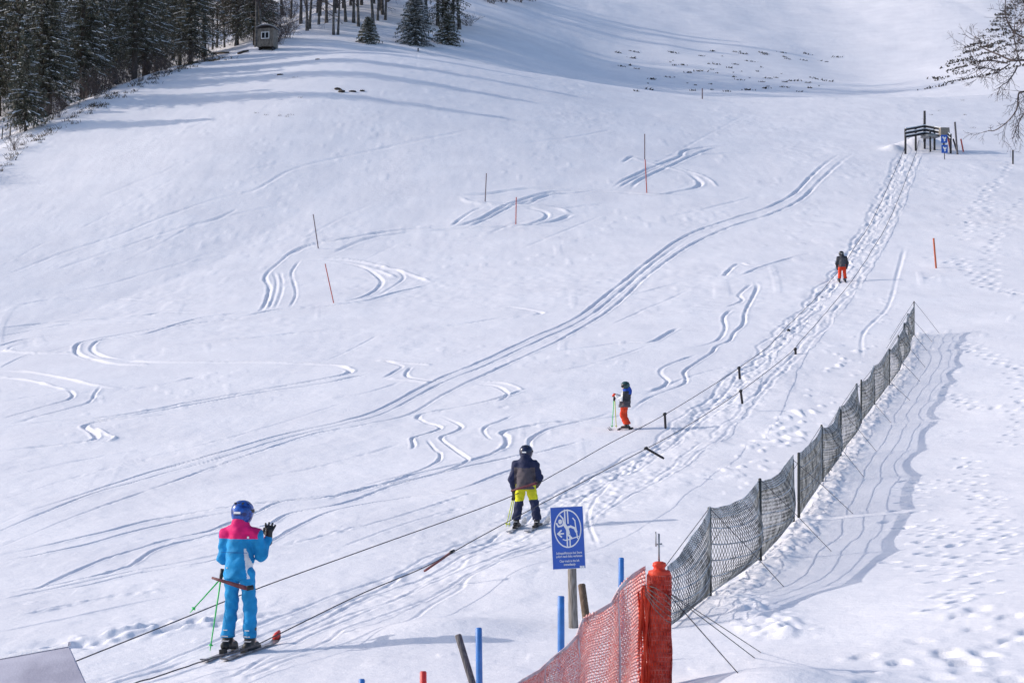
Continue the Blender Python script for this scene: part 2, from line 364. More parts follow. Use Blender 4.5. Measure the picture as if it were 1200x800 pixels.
def catmull(pts, per=12):
    p = np.array(pts, float)
    p = np.vstack([2 * p[0] - p[1], p, 2 * p[-1] - p[-2]]); o = []
    for i in range(1, len(p) - 2):
        n_ = max(4, int(np.hypot(*(p[i + 1] - p[i])) / per * 3))
        for t in np.linspace(0, 1, n_, endpoint=False):
            a, b, c, d = p[i - 1], p[i], p[i + 1], p[i + 2]
            o.append(0.5 * (2 * b + (c - a) * t + (2 * a - 5 * b + 4 * c - d) * t * t + (3 * b - a - 3 * c + d) * t ** 3))
    o.append(p[-2]); return np.array(o)
BIG = np.float32(9.0)
def carve(pts, depth=1.0, wide=1.0, ridge=False, spray=0.0, seed=0, world=None):
    W = world if world is not None else ray(catmull(pts))[:, :2]
    ymin, ymax = W[:, 1].min() - 2.5, W[:, 1].max() + 2.5
    r0, r1 = np.searchsorted(ROWS, [ymin, ymax])
    if r1 - r0 < 2: return
    D = np.full((r1 - r0, len(US)), BIG, np.float32); FR = np.zeros_like(D)
    cl = np.concatenate([[0], np.cumsum(np.hypot(*np.diff(W, axis=0).T))]); cl = cl / cl[-1]
    for i in range(len(W) - 1):
        a = W[i]; b = W[i + 1]; ym = 0.5 * (a[1] + b[1]); R = max(0.5, 0.014 * ym)
        i0, i1 = np.searchsorted(ROWS, [min(a[1], b[1]) - R, max(a[1], b[1]) + R])
        i0 = max(i0, r0); i1 = min(max(i1, i0 + 1), r1)
        yy0 = max(min(a[1], b[1]) - R, 13.0); yy1 = max(max(a[1], b[1]) + R, 13.0)
        xl = min(a[0], b[0]) - R; xh = max(a[0], b[0]) + R
        ul = min(xl / yy0, xl / yy1) / KX; uh = max(xh / yy0, xh / yy1) / KX
        j0, j1 = np.searchsorted(US, [ul, uh])
        if j1 <= j0 or i1 <= i0: continue
        xs = X[i0:i1, j0:j1]; ys = Y[i0:i1, j0:j1]; ab = b - a; l2 = ab @ ab + 1e-12
        t = np.clip(((xs - a[0]) * ab[0] + (ys - a[1]) * ab[1]) / l2, 0, 1)
        d = np.hypot(xs - a[0] - t * ab[0], ys - a[1] - t * ab[1])
        sub = D[i0 - r0:i1 - r0, j0:j1]; mk = d < sub; sub[mk] = d[mk]
        FR[i0 - r0:i1 - r0, j0:j1][mk] = cl[i] + (cl[i + 1] - cl[i]) * t[mk]
    sel = D < BIG
    jr = np.where(sel.any(0))[0]
    if len(jr) == 0: return
    j0, j1 = jr[0], jr[-1] + 1
    d = D[:, j0:j1]; xs = X[r0:r1, j0:j1]; ys = Y[r0:r1, j0:j1]
    dw = np.abs(np.diff(W, axis=0)).sum(0); lat = dw[0] / (dw.sum() + 1e-9); depth = depth * (0.40 + 1.45 * lat)
    yl = 0.28 + 0.0045 * float(np.mean(W[:, 1]))
    wd = np.maximum(0.020 + 0.034 * lat, (0.00055 + 0.0014 * lat) * ys) * wide
    d = np.abs(d + wd * 0.32 * vn(xs / yl, ys / (1.6 * yl), 51 + seed))
    dp = np.minimum(0.026 + 0.0008 * ys, 0.10) * depth
    mod = 0.85 + 0.25 * vn(xs / 1.3, ys / 1.9, 31 + seed) + 0.22 * vn(xs / (1.4 * yl), ys / (2.2 * yl), 32 + seed)
    g = np.exp(-(d / wd) ** 2); bm = np.exp(-((d - 2.0 * wd) / (0.75 * wd)) ** 2)
    if ridge: h = dp * mod * (0.9 * g)
    else: h = dp * mod * (-g + 0.30 * bm)
    if spray > 0: h = h + spray * 0.045 * np.exp(-(d / (4.5 * wd)) ** 2) * (vn(xs / 0.28, ys / 0.5, 33 + seed) * 0.5 + 0.7 * vn(xs / 0.12, ys / 0.2, 34 + seed) * (1 - sst(30, 60, ys)) + sst(30, 60, ys) * 0.5 * vn(xs / 0.4, ys / 0.9, 36 + seed)) * sst(-0.5, 0.4, vn(xs / 1.1, ys / 1.6, 37 + seed))
    fr = FR[:, j0:j1]; DZ[r0:r1, j0:j1] += h * (d < BIG * 0.9) * (0.12 + 0.88 * sst(0.0, 0.10, fr) * (1 - sst(0.90, 1.0, fr)))
TR = []
def T(pts, depth=1.0, **k): TR.append((pts, depth, k))
T([(-40, 630), (0, 614), (35, 599), (157, 559), (252, 532), (336, 508), (400, 494), (444, 480), (507, 447), (570, 421), (614, 400), (658, 381), (686, 365), (720, 338), (797, 280), (860, 256), (895, 245), (929, 228), (955, 202), (980, 183), (992, 180)], 1.15)
T([(-40, 638), (0, 622), (62, 596), (112, 577), (165, 562), (252, 538), (336, 513), (400, 498), (450, 484), (513, 451), (576, 425), (625, 402), (665, 384), (695, 367), (727, 341), (770, 305), (802, 283)], 1.0)
T([(-40, 655), (0, 640), (85, 606), (207, 562), (297, 531), (367, 509), (430, 497), (482, 484), (529, 457), (592, 428), (647, 403), (691, 378), (720, 359), (760, 322), (808, 288), (850, 268), (900, 252), (938, 234), (965, 208), (988, 188), (999, 181)], 1.0, spray=0.5)
T([(0, 650), (85, 632), (130, 622), (180, 609), (250, 597), (320, 588), (380, 583), (450, 567), (485, 556), (548, 541), (590, 525), (594, 512), (590, 506), (630, 497), (690, 491), (720, 482)], 1.2, wide=1.2, spray=0.5)
T([(0, 658), (80, 643), (160, 622), (250, 603), (330, 595)], 0.9)
T([(0, 694), (40, 690), (62, 681), (122, 655), (185, 635), (250, 620), (300, 600), (330, 588), (400, 578)], 1.1, wide=1.1, spray=0.3)
T([(0, 697), (90, 680), (150, 663), (183, 643), (250, 626), (310, 616), (340, 601), (400, 590), (460, 569), (530, 551), (604, 534), (640, 528), (700, 512)], 1.2, wide=1.1, spray=0.4)
T([(0, 700), (80, 690), (160, 672), (250, 657), (310, 638), (380, 602), (467, 584), (534, 574), (597, 551), (640, 540)], 1.0)
T([(0, 703), (80, 686), (160, 668), (250, 651), (310, 632)], 0.8)
T([(0, 766), (50, 762), (90, 753), (130, 747), (165, 738), (225, 730), (300, 722), (330, 718)], 0.8, wide=2.2, spray=2.0)
T([(0, 740), (90, 722), (160, 706), (250, 690)], 0.35)
T([(490, 491), (494, 485), (537, 477), (587, 466), (613, 457)], 1.1, spray=0.4)
T([(613, 457), (600, 451), (585, 448), (562, 447)], 0.9, ridge=True)
T([(556, 450), (580, 452), (592, 458), (595, 463), (585, 470)], 0.9)
T([(517, 488), (524, 491), (541, 499), (530, 507), (517, 512), (524, 520), (545, 535), (548, 540), (530, 549), (490, 560), (440, 570), (380, 583)], 1.2)
T([(491, 490), (497, 494), (515, 499), (512, 504), (490, 511), (483, 514), (485, 521), (483, 526)], 1.2, spray=0.4)
T([(500, 514), (510, 527), (516, 531), (514, 540), (500, 548), (470, 558), (420, 570)], 1.1)
T([(600, 487), (583, 494), (570, 499), (567, 505), (573, 513), (580, 516)], 0.8, spray=0.6)
T([(621, 524), (622, 515), (642, 503), (678, 494), (717, 489), (735, 484)], 1.2)
T([(741, 480), (756, 468), (780, 458), (801, 450), (804, 444), (802, 435), (816, 425), (834, 413), (840, 405), (855, 399), (861, 389), (871, 380), (874, 364), (887, 338), (884, 330)], 1.2)
T([(742, 462), (768, 456), (783, 447), (774, 438), (780, 429), (816, 416)], 1.1, spray=0.5)
T([(810, 408), (840, 399), (850, 385), (848, 372), (858, 362)], 1.0)
T([(640, 413), (690, 407), (729, 402), (762, 401), (780, 392), (795, 384)], 0.8)
T([(848, 323), (865, 309), (880, 312), (906, 311)], 1.0, spray=0.5)
T([(850, 360), (870, 352), (866, 345), (880, 333)], 1.0, spray=0.6)
T([(870, 322), (895, 312), (935, 300), (960, 296)], 0.8)
# slalom arcs, lower gates
T([(300, 367), (309, 360), (316, 338), (311, 324), (328, 307), (352, 290), (401, 278), (473, 270)], 1.1)
T([(315, 362), (322, 345), (324, 330), (320, 318)], 0.9)
T([(322, 362), (329, 345), (331, 332), (328, 318)], 0.9)
T([(340, 360), (347, 345), (345, 333), (342, 319), (352, 304)], 1.1)
T([(352, 304), (390, 303), (425, 307), (473, 319), (507, 331)], 1.2, ridge=True, spray=1.2)
T([(375, 305), (410, 309), (440, 316), (465, 326)], 1.0, ridge=True, spray=0.8)
T([(507, 333), (464, 343), (425, 353), (380, 359), (328, 363), (280, 371)], 1.0, spray=0.6)
T([(381, 304), (420, 312), (439, 321), (447, 333), (425, 348), (390, 354)], 0.9)
T([(449, 310), (472, 322), (468, 331), (445, 345)], 0.8)
T([(340, 298), (365, 287), (410, 279), (464, 270), (526, 266)], 1.0, spray=0.5)
T([(390, 296), (430, 280), (480, 272)], 0.8)
# swoosh to the left
T([(320, 362), (300, 365), (234, 373), (168, 392), (121, 398), (110, 403), (108, 410), (121, 418), (146, 422)], 1.1)
T([(146, 422), (192, 424), (300, 425), (380, 427), (405, 430), (416, 436)], 1.1, ridge=True)
T([(300, 370), (190, 384), (120, 396), (93, 402), (89, 409), (92, 415), (110, 422)], 1.0)
T([(100, 418), (120, 424), (146, 427), (180, 427)], 1.2, ridge=True, spray=0.6)
T([(0, 385), (60, 378), (115, 374), (168, 370), (192, 367), (240, 366)], 0.9)
T([(0, 394), (47, 385), (90, 378)], 0.8)
T([(0, 405), (27, 398), (69, 394)], 0.9)
T([(10, 412), (14, 406), (40, 399)], 0.7)
T([(0, 411), (40, 414), (90, 414)], 1.0, ridge=True, spray=0.6)
T([(0, 431), (27, 418), (52, 413), (91, 403)], 0.9)
T([(0, 434), (36, 436), (77, 443), (110, 451), (140, 455)], 1.1, ridge=True, spray=0.6)
T([(0, 442), (41, 447), (80, 457)], 1.1, ridge=True, spray=0.5)
T([(80, 457), (86, 462), (80, 468), (49, 477), (0, 491)], 1.0)
T([(118, 453), (112, 460), (106, 470), (90, 476), (40, 489), (0, 500)], 0.9, spray=1.0)
T([(0, 500), (66, 493), (115, 490), (170, 482), (236, 469), (300, 458), (350, 449), (400, 440), (411, 434), (398, 430)], 1.1, spray=0.5)
T([(66, 496), (115, 493), (200, 479), (300, 461), (380, 449), (420, 441), (455, 437)], 0.9, spray=0.4)
T([(0, 528), (41, 524), (77, 520), (110, 515), (111, 508), (99, 499), (126, 493), (154, 490), (210, 484)], 1.0, spray=0.5)
T([(113, 502), (126, 509), (135, 513), (124, 517), (105, 518)], 1.0, ridge=True, spray=0.8)
T([(200, 404), (290, 397), (360, 389), (420, 386)], 0.6)
T([(449, 443), (465, 434), (471, 429), (455, 424), (441, 422)], 0.9)
T([(441, 422), (475, 425), (507, 428)], 1.0, ridge=True, spray=0.6)
T([(482, 430), (476, 437), (480, 442), (507, 446), (530, 447)], 0.9)
T([(455, 444), (482, 446), (507, 449)], 0.9, ridge=True, spray=0.6)
T([(576, 362), (598, 360), (634, 366), (614, 370), (579, 374), (537, 380), (463, 387)], 0.8, spray=0.4)
# upper arcs
T([(530, 264), (553, 248), (567, 243)], 1.0)
T([(535, 266), (564, 256), (588, 243), (620, 231), (647, 225), (676, 225)], 1.1)
T([(551, 266), (575, 254), (600, 242), (640, 230)], 0.9)
T([(615, 241), (641, 229), (676, 226), (705, 224), (767, 228), (796, 224), (817, 219), (820, 213), (807, 203)], 1.1, spray=0.4)
T([(807, 203), (785, 197), (753, 189), (740, 185)], 1.1, ridge=True, spray=0.8)
T([(841, 219), (828, 208), (796, 197)], 1.1, ridge=True, spray=0.8)
T([(720, 220), (732, 211), (767, 195), (796, 184), (801, 177), (823, 173), (860, 171)], 1.1)
T([(725, 221), (738, 212), (772, 196), (800, 185)], 0.8)
T([(740, 221), (748, 212), (780, 197), (817, 180), (833, 175), (850, 173)], 1.1)
T([(730, 190), (740, 184), (748, 184)], 1.0)
T([(780, 182), (860, 180), (890, 179)], 0.7)
T([(540, 228), (572, 227), (617, 221), (665, 223), (700, 224)], 0.9)
T([(541, 231), (551, 237), (593, 241), (647, 243), (671, 251)], 1.1, ridge=True, spray=0.8)
T([(671, 251), (647, 260), (604, 265), (540, 268), (500, 270)], 0.9)
T([(617, 243), (639, 249), (639, 256), (620, 263)], 0.9)
# faint long traverses
T([(0, 325), (72, 297), (131, 278), (187, 256), (250, 234), (300, 222), (345, 198), (420, 180), (560, 150)], 0.55)
T([(60, 318), (140, 291), (230, 262), (330, 240)], 0.4)
T([(60, 345), (120, 335), (210, 310), (300, 296)], 0.4)
T([(488, 85), (489, 70), (490, 58)], 0.4)
T([(1010, 420), (1012, 390), (1040, 360), (1052, 320), (1060, 290)], 0.6)
T([(700, 640), (690, 600), (720, 560), (760, 530), (800, 515)], 0.5)
T([(880, 470), (905, 440), (925, 420), (950, 390)], 0.5)
T([(260, 800), (360, 745), (470, 700), (560, 660), (640, 630)], 0.5)
for pts, dpt in (([(0, 470), (60, 462), (160, 455), (240, 440)], .5), ([(130, 545), (240, 520), (330, 495), (410, 470)], .35), ([(0, 560), (90, 540), (180, 525)], .4), ([(0, 585), (100, 556), (190, 534)], .4), ([(300, 560), (380, 545), (470, 520)], .5),
                 ([(20, 357), (80, 350), (170, 352)], .6), ([(240, 400), (330, 392), (400, 385)], .5), ([(100, 380), (180, 378), (240, 372)], .6), ([(350, 470), (420, 462), (470, 448)], .5), ([(630, 440), (700, 425), (760, 405)], .4), ([(690, 350), (740, 345), (800, 330)], .4),
                 ([(400, 640), (480, 612), (560, 590)], .4), ([(30, 720), (120, 700), (200, 690)], .4), ([(330, 640), (400, 622), (470, 604), (560, 575)], .5)):
    T(pts, dpt, spray=0.5)
for i in range(26):
    x0, y0 = rng.uniform(0, 900), rng.uniform(150, 480); s_ = rng.uniform(-0.55, -0.1)
    l_ = rng.uniform(40, 130)
    T([(x0, y0), (x0 + l_ * .5, y0 + s_ * l_ * .5 + rng.uniform(-3, 3)), (x0 + l_, y0 + s_ * l_)], rng.uniform(0.2, 0.45), spray=0.5)
for i, (pts, dep, k) in enumerate(TR):
    carve(pts, dep, seed=i * 7, **k)
# ski ruts under the rope
for off, dpt in ((-0.16, 0.6), (0.12, 0.6), (-0.42, 0.5), (0.35, .4), (1.0, 0.4), (1.25, 0.4)):
    ys = np.arange(8, 130, 0.4)
    xs = rope_x(ys) + off + 0.16 * vn(ys / 2.3, ys * 0 + off * 9, 41) + 0.12 * vn(ys / 1.1, ys * 0 + off * 5, 42)
    carve(None, dpt, world=np.stack([xs, ys], 1), seed=int(off * 100) + 60)
# footprints: pits with a kicked-up rim
FP = []
def walk(pts, step=0.34, dep=1.0, jit=0.10):
    W = ray(catmull(pts))[:, :2]; acc = 0; sd_ = 1
    for a, b in zip(W[:-1], W[1:]):
        L_ = np.hypot(*(b - a)); acc += L_
        if acc >= step:
            acc = 0; sd_ *= -1; n_ = np.array([-(b - a)[1], (b - a)[0]]) / (L_ + 1e-9)
            FP.append((*(b + n_ * sd_ * 0.12 + nrng.normal(0, jit, 2)), dep * rng.uniform(0.6, 1.1), math.atan2(b[1] - a[1], b[0] - a[0]) + rng.gauss(0, .25)))
for pts in ([(1130, 532), (1138, 550), (1142, 572), (1160, 575), (1168, 590)], [(1071, 558), (1089, 576), (1110, 565), (1138, 555)],
            [(1075, 560), (1064, 580), (1064, 611), (1092, 628), (1110, 650), (1127, 667), (1124, 688), (1117, 709), (1145, 720), (1173, 733), (1205, 755)],
            [(1090, 622), (1105, 640), (1120, 655), (1135, 675), (1130, 700), (1120, 712)],
            [(1124, 751), (1141, 765), (1166, 786), (1180, 800)], [(1100, 740), (1124, 758), (1135, 772), (1160, 790)], [(1040, 757), (1043, 770), (1043, 781), (1060, 800)],
            [(985, 785), (1000, 795), (1010, 810)], [(1152, 607), (1160, 625), (1173, 646), (1197, 660)], [(1150, 580), (1155, 600), (1165, 612), (1180, 640), (1200, 650)],
            [(1200, 230), (1180, 260), (1160, 300), (1165, 340)], [(1150, 215), (1160, 240), (1150, 270)], [(1040, 607), (1075, 615), (1100, 622), (1180, 632)],
            [(1035, 655), (1060, 665), (1090, 670)], [(1110, 460), (1150, 480), (1190, 470)], [(1130, 400), (1160, 420), (1195, 440), (1190, 520)],
            [(1120, 300), (1150, 330), (1190, 345)], [(1195, 180), (1170, 210), (1140, 250), (1130, 280)]):
    walk(pts)
for k in range(20):
    x_, y_ = rng.uniform(1085, 1210), rng.uniform(190, 520)
    q = ray([(x_, y_)])[0]; FP.append((q[0], q[1], rng.uniform(0.4, 0.9), rng.uniform(0, 6)))
for fx_, fy_, dpt, an in FP:
    k_ = max(0.85, min(fy_ / 40.0, 2.0)); a_, b_ = 0.125 * k_, 0.070 * k_; an = rng.gauss(0, .35); R = 3.2 * a_
    i0, i1 = np.searchsorted(ROWS, [fy_ - R, fy_ + R]); yb = max(fy_, 13)
    j0, j1 = np.searchsorted(US, [(fx_ - R) / yb / KX - 0.005, (fx_ + R) / yb / KX + 0.005])
    xs = X[i0:i1, j0:j1] - fx_; ys = Y[i0:i1, j0:j1] - fy_
    ca, sa = math.cos(an), math.sin(an); p_ = (xs * ca + ys * sa) / a_; q_ = (-xs * sa + ys * ca) / b_
    r2 = p_ * p_ + q_ * q_
    DZ[i0:i1, j0:j1] += dpt * (-0.062 * np.exp(-r2 ** 2) + 0.014 * np.exp(-(np.sqrt(r2) - 1.7) ** 2 / 0.3)) * min(k_, 1.4)
# quiet spots under feet and posts
for P, r_ in ((P1, 0.7), (P2, 0.7), (P3, 0.7), (P4, 0.7)):
    dd = np.hypot(X - P.x, Y - P.y); DZ *= 0.12 + 0.88 * sst(r_ * 0.5, r_ * 1.3, dd)
Z = Z + DZ
nr, nc = Z.shape
me = bpy.data.meshes.new('snow_slope')
co = np.stack([X, Y, Z], 2).reshape(-1, 3).astype(np.float32)
idx = np.arange(nr * nc, dtype=np.int32).reshape(nr, nc)
quads = np.stack([idx[:-1, :-1], idx[:-1, 1:], idx[1:, 1:], idx[1:, :-1]], 2).reshape(-1, 4)
me.vertices.add(len(co)); me.vertices.foreach_set('co', co.ravel())
me.loops.add(quads.size); me.loops.foreach_set('vertex_index', quads.ravel())
me.polygons.add(len(quads)); me.polygons.foreach_set('loop_start', np.arange(0, quads.size, 4, dtype=np.int32))
me.update(calc_edges=True); me.validate(); me.shade_smooth()
me.materials.append(M['snow'])
tag(link(bpy.data.objects.new('ground', me)), 'open snow slope carved by ski tracks and footprints', kind='structure')
def tz(x, y):
    """height of the finished snow surface"""
    i = int(np.clip(np.searchsorted(ROWS, y) - 1, 0, nr - 2)); fy = (y - ROWS[i]) / (ROWS[i + 1] - ROWS[i]); o = 0
    for k, wt in ((i, 1 - fy), (i + 1, fy)):
        o += wt * float(np.interp(x, X[k], Z[k]))
    return o
def on(x, y, dz=0.0): return Vector((x, y, tz(x, y) + dz))
def at(px, py):
    p = ray1(px, py); return on(p.x, p.y)

# ------------------------------------------------------------------ tow ropes and their handles
def rope_pt(px, py, off):
    u = (px - 600) / FPX; v = (400 - py) / FPX
    # x = c*u ; y = c*(cp - v*sp) ; x = RA0+off + m*(y-RA1)
    ky = cp - v * sp; c = (RA[0] + off - RA[2] * RA[1]) / (u - RA[2] * ky)
    p = Vector(pix(px, py, c)); return p
ROPE = []
for off, pts, lab in ((0.0, [(40, 794), (92, 773), (200, 730), (300, 690), (430, 643), (590, 585), (660, 550), (715, 519), (780, 485), (866, 431), (924, 387), (963, 349), (985, 332), (1010, 296), (1036, 245), (1052, 210), (1066, 178)],
                       'dark tow rope of the lift held by the skiers going uphill'),
                      (1.05, [(120, 843), (215, 797), (330, 741), (420, 697), (500, 663), (560, 630), (640, 587), (720, 545), (795, 505), (868, 458), (932, 409), (973, 373), (1003, 343), (1030, 296), (1058, 240), (1074, 205), (1086, 176)],
                       'dark return rope of the lift running beside the skiers with the maroon handle')):
    P = []
    for px_, py_ in catmull(pts, 20):
        p = rope_pt(px_, py_, off); p.z = max(p.z, tz(p.x, p.y) + 0.22); P.append(p)
    ROPE.append(P)
    m = MB(); m.tube(P, [0.0045 + 0.00010 * p.y for p in P], 6)
    tag(m.build('tow_rope', M['rope'], None, True), lab, 'tow rope', 'ropes of the tow lift')
def handle(top_px, bot_px, off, mt, label, group=None, length=None):
    a = rope_pt(*top_px, off); c = a.y / cp
    b = Vector(pix(*bot_px, c)); d = b - a
    if length: b = a + d.normalized() * length
    root = empty('tow_bar', a, 0, label, 'tow bar', group)
    d = b - a
    m = MB(); R = max(0.017, 0.00075 * a.y)
    m.tube([d * 0.0, d * 0.06, d * 0.94, d], [R * 0.6, R, R, R * 0.8], 8); m.build('grip', mt, root, True)
    m = MB(); ax = Vector((RA[2], 1, 0.1)).normalized()
    m.tube([-ax * 0.06, ax * 0.06], R * 1.35, 8); m.build('clamp', M['black'], root, True)
HG = 'handles hanging from the tow ropes'
for t, b in (((779, 485), (780, 502)), ((866, 431), (867, 444)), ((924, 387), (925, 398)), ((963, 349), (963, 358)), ((1010, 297), (1011, 305))):
    handle(t, b, 0.0, M['handle'], 'short black handle hanging from the uphill tow rope', HG + ' going uphill')
for t, b in (((868, 458), (870, 473)), ((932, 409), (933, 422)), ((973, 373), (973, 384)), ((1003, 343), (1001, 352)), ((1042, 273), (1039, 281)), ((1058, 240), (1056, 247))):
    handle(t, b, 1.05, M['handle'], 'short black handle hanging from the return tow rope', HG + ' coming down')
handle((757, 525), (778, 537), 1.05, M['handle'], 'black handle swung out to the side from the return tow rope')
handle((530, 646), (497, 669), 1.05, M['handle_red'], 'long maroon handle trailing from the return tow rope')

# ------------------------------------------------------------------ dark safety net fence
HF = 1.03
posts = [on(p[0], p[1]) for p in FB]
fence = empty('safety_net_fence', posts[0], 0, 'dark sagging safety net on black posts beside the lift track', 'fence')
fo = posts[0]
_s = ray1(783, 737); START = on(_s.x, _s.y)
for i, p in enumerate(posts):
    m = MB(); q = p - fo
    hh = HF * (1.0 + 0.05 * math.sin(i * 2.1)) * (1.12 if i == len(posts) - 1 else 1)
    tip = q + Vector((0.02 * math.sin(i * 3), 0.0, hh))
    m.tube([q - Vector((0, 0, 0.25)), tip, tip + Vector((0, 0, 0.012))], [0.024, 0.022, 0.012], 8)
    m.build('post', M['post'], fence, True)
    for sx, ln in ((1, 0.0), (-1, 0.0)):
        if i in (3, 7): continue
        gx, gy = p.x + sx * (0.95 + 0.1 * math.sin(i)), p.y + (0.25 if sx > 0 else -0.45)
        e = on(gx, gy) - fo
        m = MB(); m.tube([tip, (tip + e) / 2 - Vector((0, 0, 0.01)), e - Vector((0, 0, .05))], 0.0042 + 0.00006 * p.y, 4); m.build('guy_wire', M['wire'], fence)
def net_surface(a, b, h0, h1, sag, billow, seed):
    ab = b - a; n_ = Vector((ab.y, -ab.x, 0)).normalized(); L_ = ab.length
    def S(s, t):
        x = a.x + ab.x * s; y = a.y + ab.y * s; g = a.z + ab.z * s
        H_ = (h0 * (1 - s) + h1 * s) * (1 - sag * 4 * s * (1 - s))
        wv = billow * math.sin(math.pi * s) * math.sin(math.pi * min(t, 1)) + 0.012 * math.sin(s * 9 + seed) * (0.3 + t)
        z = g + 0.02 + t * H_ - 0.05 * math.sin(math.pi * s) * math.sin(math.pi * t)
        return Vector((x, y, z)) + n_ * wv - fo
    return S, L_
def net_panel(a, b, h0, h1, sag, billow, seed, ds, rows, r, parent, mats, cords, rc, names=('net_panel', 'frosted_cord'), S=None, L_=None):
    if S is None: S, L_ = net_surface(a, b, h0, h1, sag, billow, seed)
    n = max(4, int(L_ / ds)); m = MB()
    for j in range(n + 1):
        pts = []
        for i in range(rows + 1):
            s = (j + (0.40 if (i + j) % 2 else -0.40)) / n
            pts.append(S(min(max(s, 0), 1), i / rows))
        m.tube(pts, r * rng.uniform(0.8, 1.25), 3, cap=False)
    o1 = m.build(names[0], mats[0], parent)
    m = MB()
    for t in cords:
        pts = [S(k / 14, t + 0.004 * math.sin(k * 1.7 + seed)) for k in range(15)]
        m.tube(pts, rc, 5, cap=False)
    o2 = m.build(names[1], mats[1], parent, True)
    return o1, o2
seq = [START] + posts
for i in range(len(seq) - 1):
    a, b = seq[i], seq[i + 1]
    if i in (3, 7): continue
    far = a.y
    net_panel(a, b, HF * (0.98 if i else 0.60), HF, (0.12 if (b - a).length > 3 else 0.09) * (1 + 0.35 * math.sin(i * 2.7)), 0.16 + 0.1 * math.sin(i * 1.3), i * 1.9, 0.036 if far < 33 else 0.06, 20 if far < 33 else 12,
              0.0042 + 0.00005 * far, fence, (M['net'], M['net_frost']), (0.02, 0.20, 0.39, 0.58, 0.77, 0.90, 0.925, 0.95, 0.975, 1.0), 0.0080)

# ------------------------------------------------------------------ orange pad, red net, poles, stakes
_p = ray1(773, 803); pad_p = on(_p.x, _p.y); CP = pad_p.y / cp
pad = empty('padded_post', pad_p, 0, 'orange red padded post with a steel rod on top at the start of the net', 'post')
pad.scale = (CP / 15.3,) * 3
R_ = 0.106
def wob(a, z): return 1 + 0.05 * math.sin(3 * a + z * 7) + 0.03 * math.sin(7 * a - z * 13)
m = MB(); m.lathe([(R_ * 0.9, -0.2), (R_, 0.0), (R_ * 1.03, 0.3), (R_ * 0.97, 0.52), (R_ * 1.02, 0.60), (R_ * 1.0, 0.9), (R_ * 1.0, 1.055), (R_ * 0.95, 1.075), (R_ * 0.56, 1.085), (R_ * 0.48, 1.105), (R_ * 0.60, 1.12), (R_ * 0.57, 1.15), (R_ * 0.3, 1.162)], 24, wob=wob)
m.build('padding', M['orange'], pad, True)
m = MB()                                  # net wound round the padding
for k in range(22):
    for dr_ in (-1, 1):
        m.tube([(R_ * 1.05 * wob(a, z) * math.cos(a), R_ * 1.05 * wob(a, z) * math.sin(a), z) for z in np.linspace(0.02, 1.04, 26) for a in (6.283 * k / 22 + dr_ * z * 2.0,)], 0.0045, 3, cap=False)
for z in np.linspace(0.05, 1.03, 26): m.tube([(R_ * 1.055 * wob(a, z) * math.cos(a), R_ * 1.055 * wob(a, z) * math.sin(a), z + 0.006 * math.sin(a * 3)) for a in np.linspace(0, 6.283, 25)], 0.004, 3, cap=False)
m.build('wound_net', M['padnet'], pad)
m = MB(); m.tube([(0, 0, 1.15), (0, 0, 1.42)], 0.0085, 8); m.tube([(-0.028, 0, 1.32), (0.03, 0, 1.325)], 0.008, 6); m.tube([(-0.028, 0, 1.30), (-0.03, 0, 1.44)], 0.006, 6)
m.build('steel_rod', M['steel'], pad, True)
for k in range(5):                       # gathered folds of net hanging from the pad
    m = MB(); x0 = -R_ - 0.005 - 0.022 * k; pts = [(x0 + 0.012 * math.sin(z * 9 + k * 2), -0.05 + 0.03 * math.sin(k * 2.2 + z * 5), z) for z in np.linspace(0.0, 0.96 - 0.02 * k, 9)]
    m.tube(pts, [0.016 + 0.006 * math.sin(k + i) for i in range(9)], 7); m.build('net_fold', M['orange'], pad, True)
# twine binding the net to the pad
m = MB()
for k in range(5): m.tube([(-0.14, -0.08, 0.95 - 0.02 * k), (-0.05, -R_ - 0.012, 0.93 - 0.05 * k), (0.06, -R_ * 0.95, 0.86 - 0.06 * k), (0.11, -0.05, 0.80 - 0.05 * k)], 0.005, 4)
m.build('twine', M['old_wood'], pad)
for (px_, py_) in ((890, 768), (897, 762), (870, 787)):
    e = (at(px_, py_) - pad_p) * (15.3 / CP); m = MB(); m.tube([Vector((0.05, 0, 0.90)), e * 0.5 + Vector((0.02, 0, 0.43)), e - Vector((0, 0, .05))], 0.0045, 4); m.build('guy_wire', M['wire'], pad)
# red net sweeping down from the pad
fo_save = fo
topc = catmull([(757, 664), (748, 669), (735, 676), (727, 688), (718, 704), (707, 714), (690, 718), (681, 732), (673, 747), (661, 760), (640, 778), (612, 797), (580, 818), (545, 838)], 8)
lens = np.concatenate([[0], np.cumsum(np.hypot(*np.diff(topc, axis=0).T))]); lens /= lens[-1]
netroot = empty('red_safety_net', pad_p, 0, 'red plastic safety net sweeping down from the orange pad past the blue poles', 'net')
def RS(s, t):
    px_ = float(np.interp(s, lens, topc[:, 0])); py_ = float(np.interp(s, lens, topc[:, 1]))
    c = CP + (px_ - 757) / (757 - 545) * 2.6
    top = Vector(pix(px_, py_, c)); g = gz(top.x, top.y) + 0.02
    z = g + (max(top.z, g + 0.05) - g) * t
    n_ = 0.045 * math.sin(s * 16) * math.sin(math.pi * min(1, t * 1.1)) + 0.012 * math.sin(s * 55 + t * 4)
    return Vector((top.x + n_ * 0.8, top.y - n_, z)) - pad_p
Lr = 3.2
net_panel(None, None, 0, 0, 0, 0, 0.3, 0.019, 34, 0.0050, netroot, (M['rednet'], M['rednet_frost']), (0.0, 0.98, 1.0), 0.008, ('net_mesh', 'edge_cord'), RS, Lr)
m = MB()                                  # horizontal courses of the knitted net
for i in range(1, 34):
    m.tube([RS(k / 60, i / 34 + 0.004 * math.sin(k * 0.9 + i)) for k in range(61)], 0.0055, 3, cap=False)
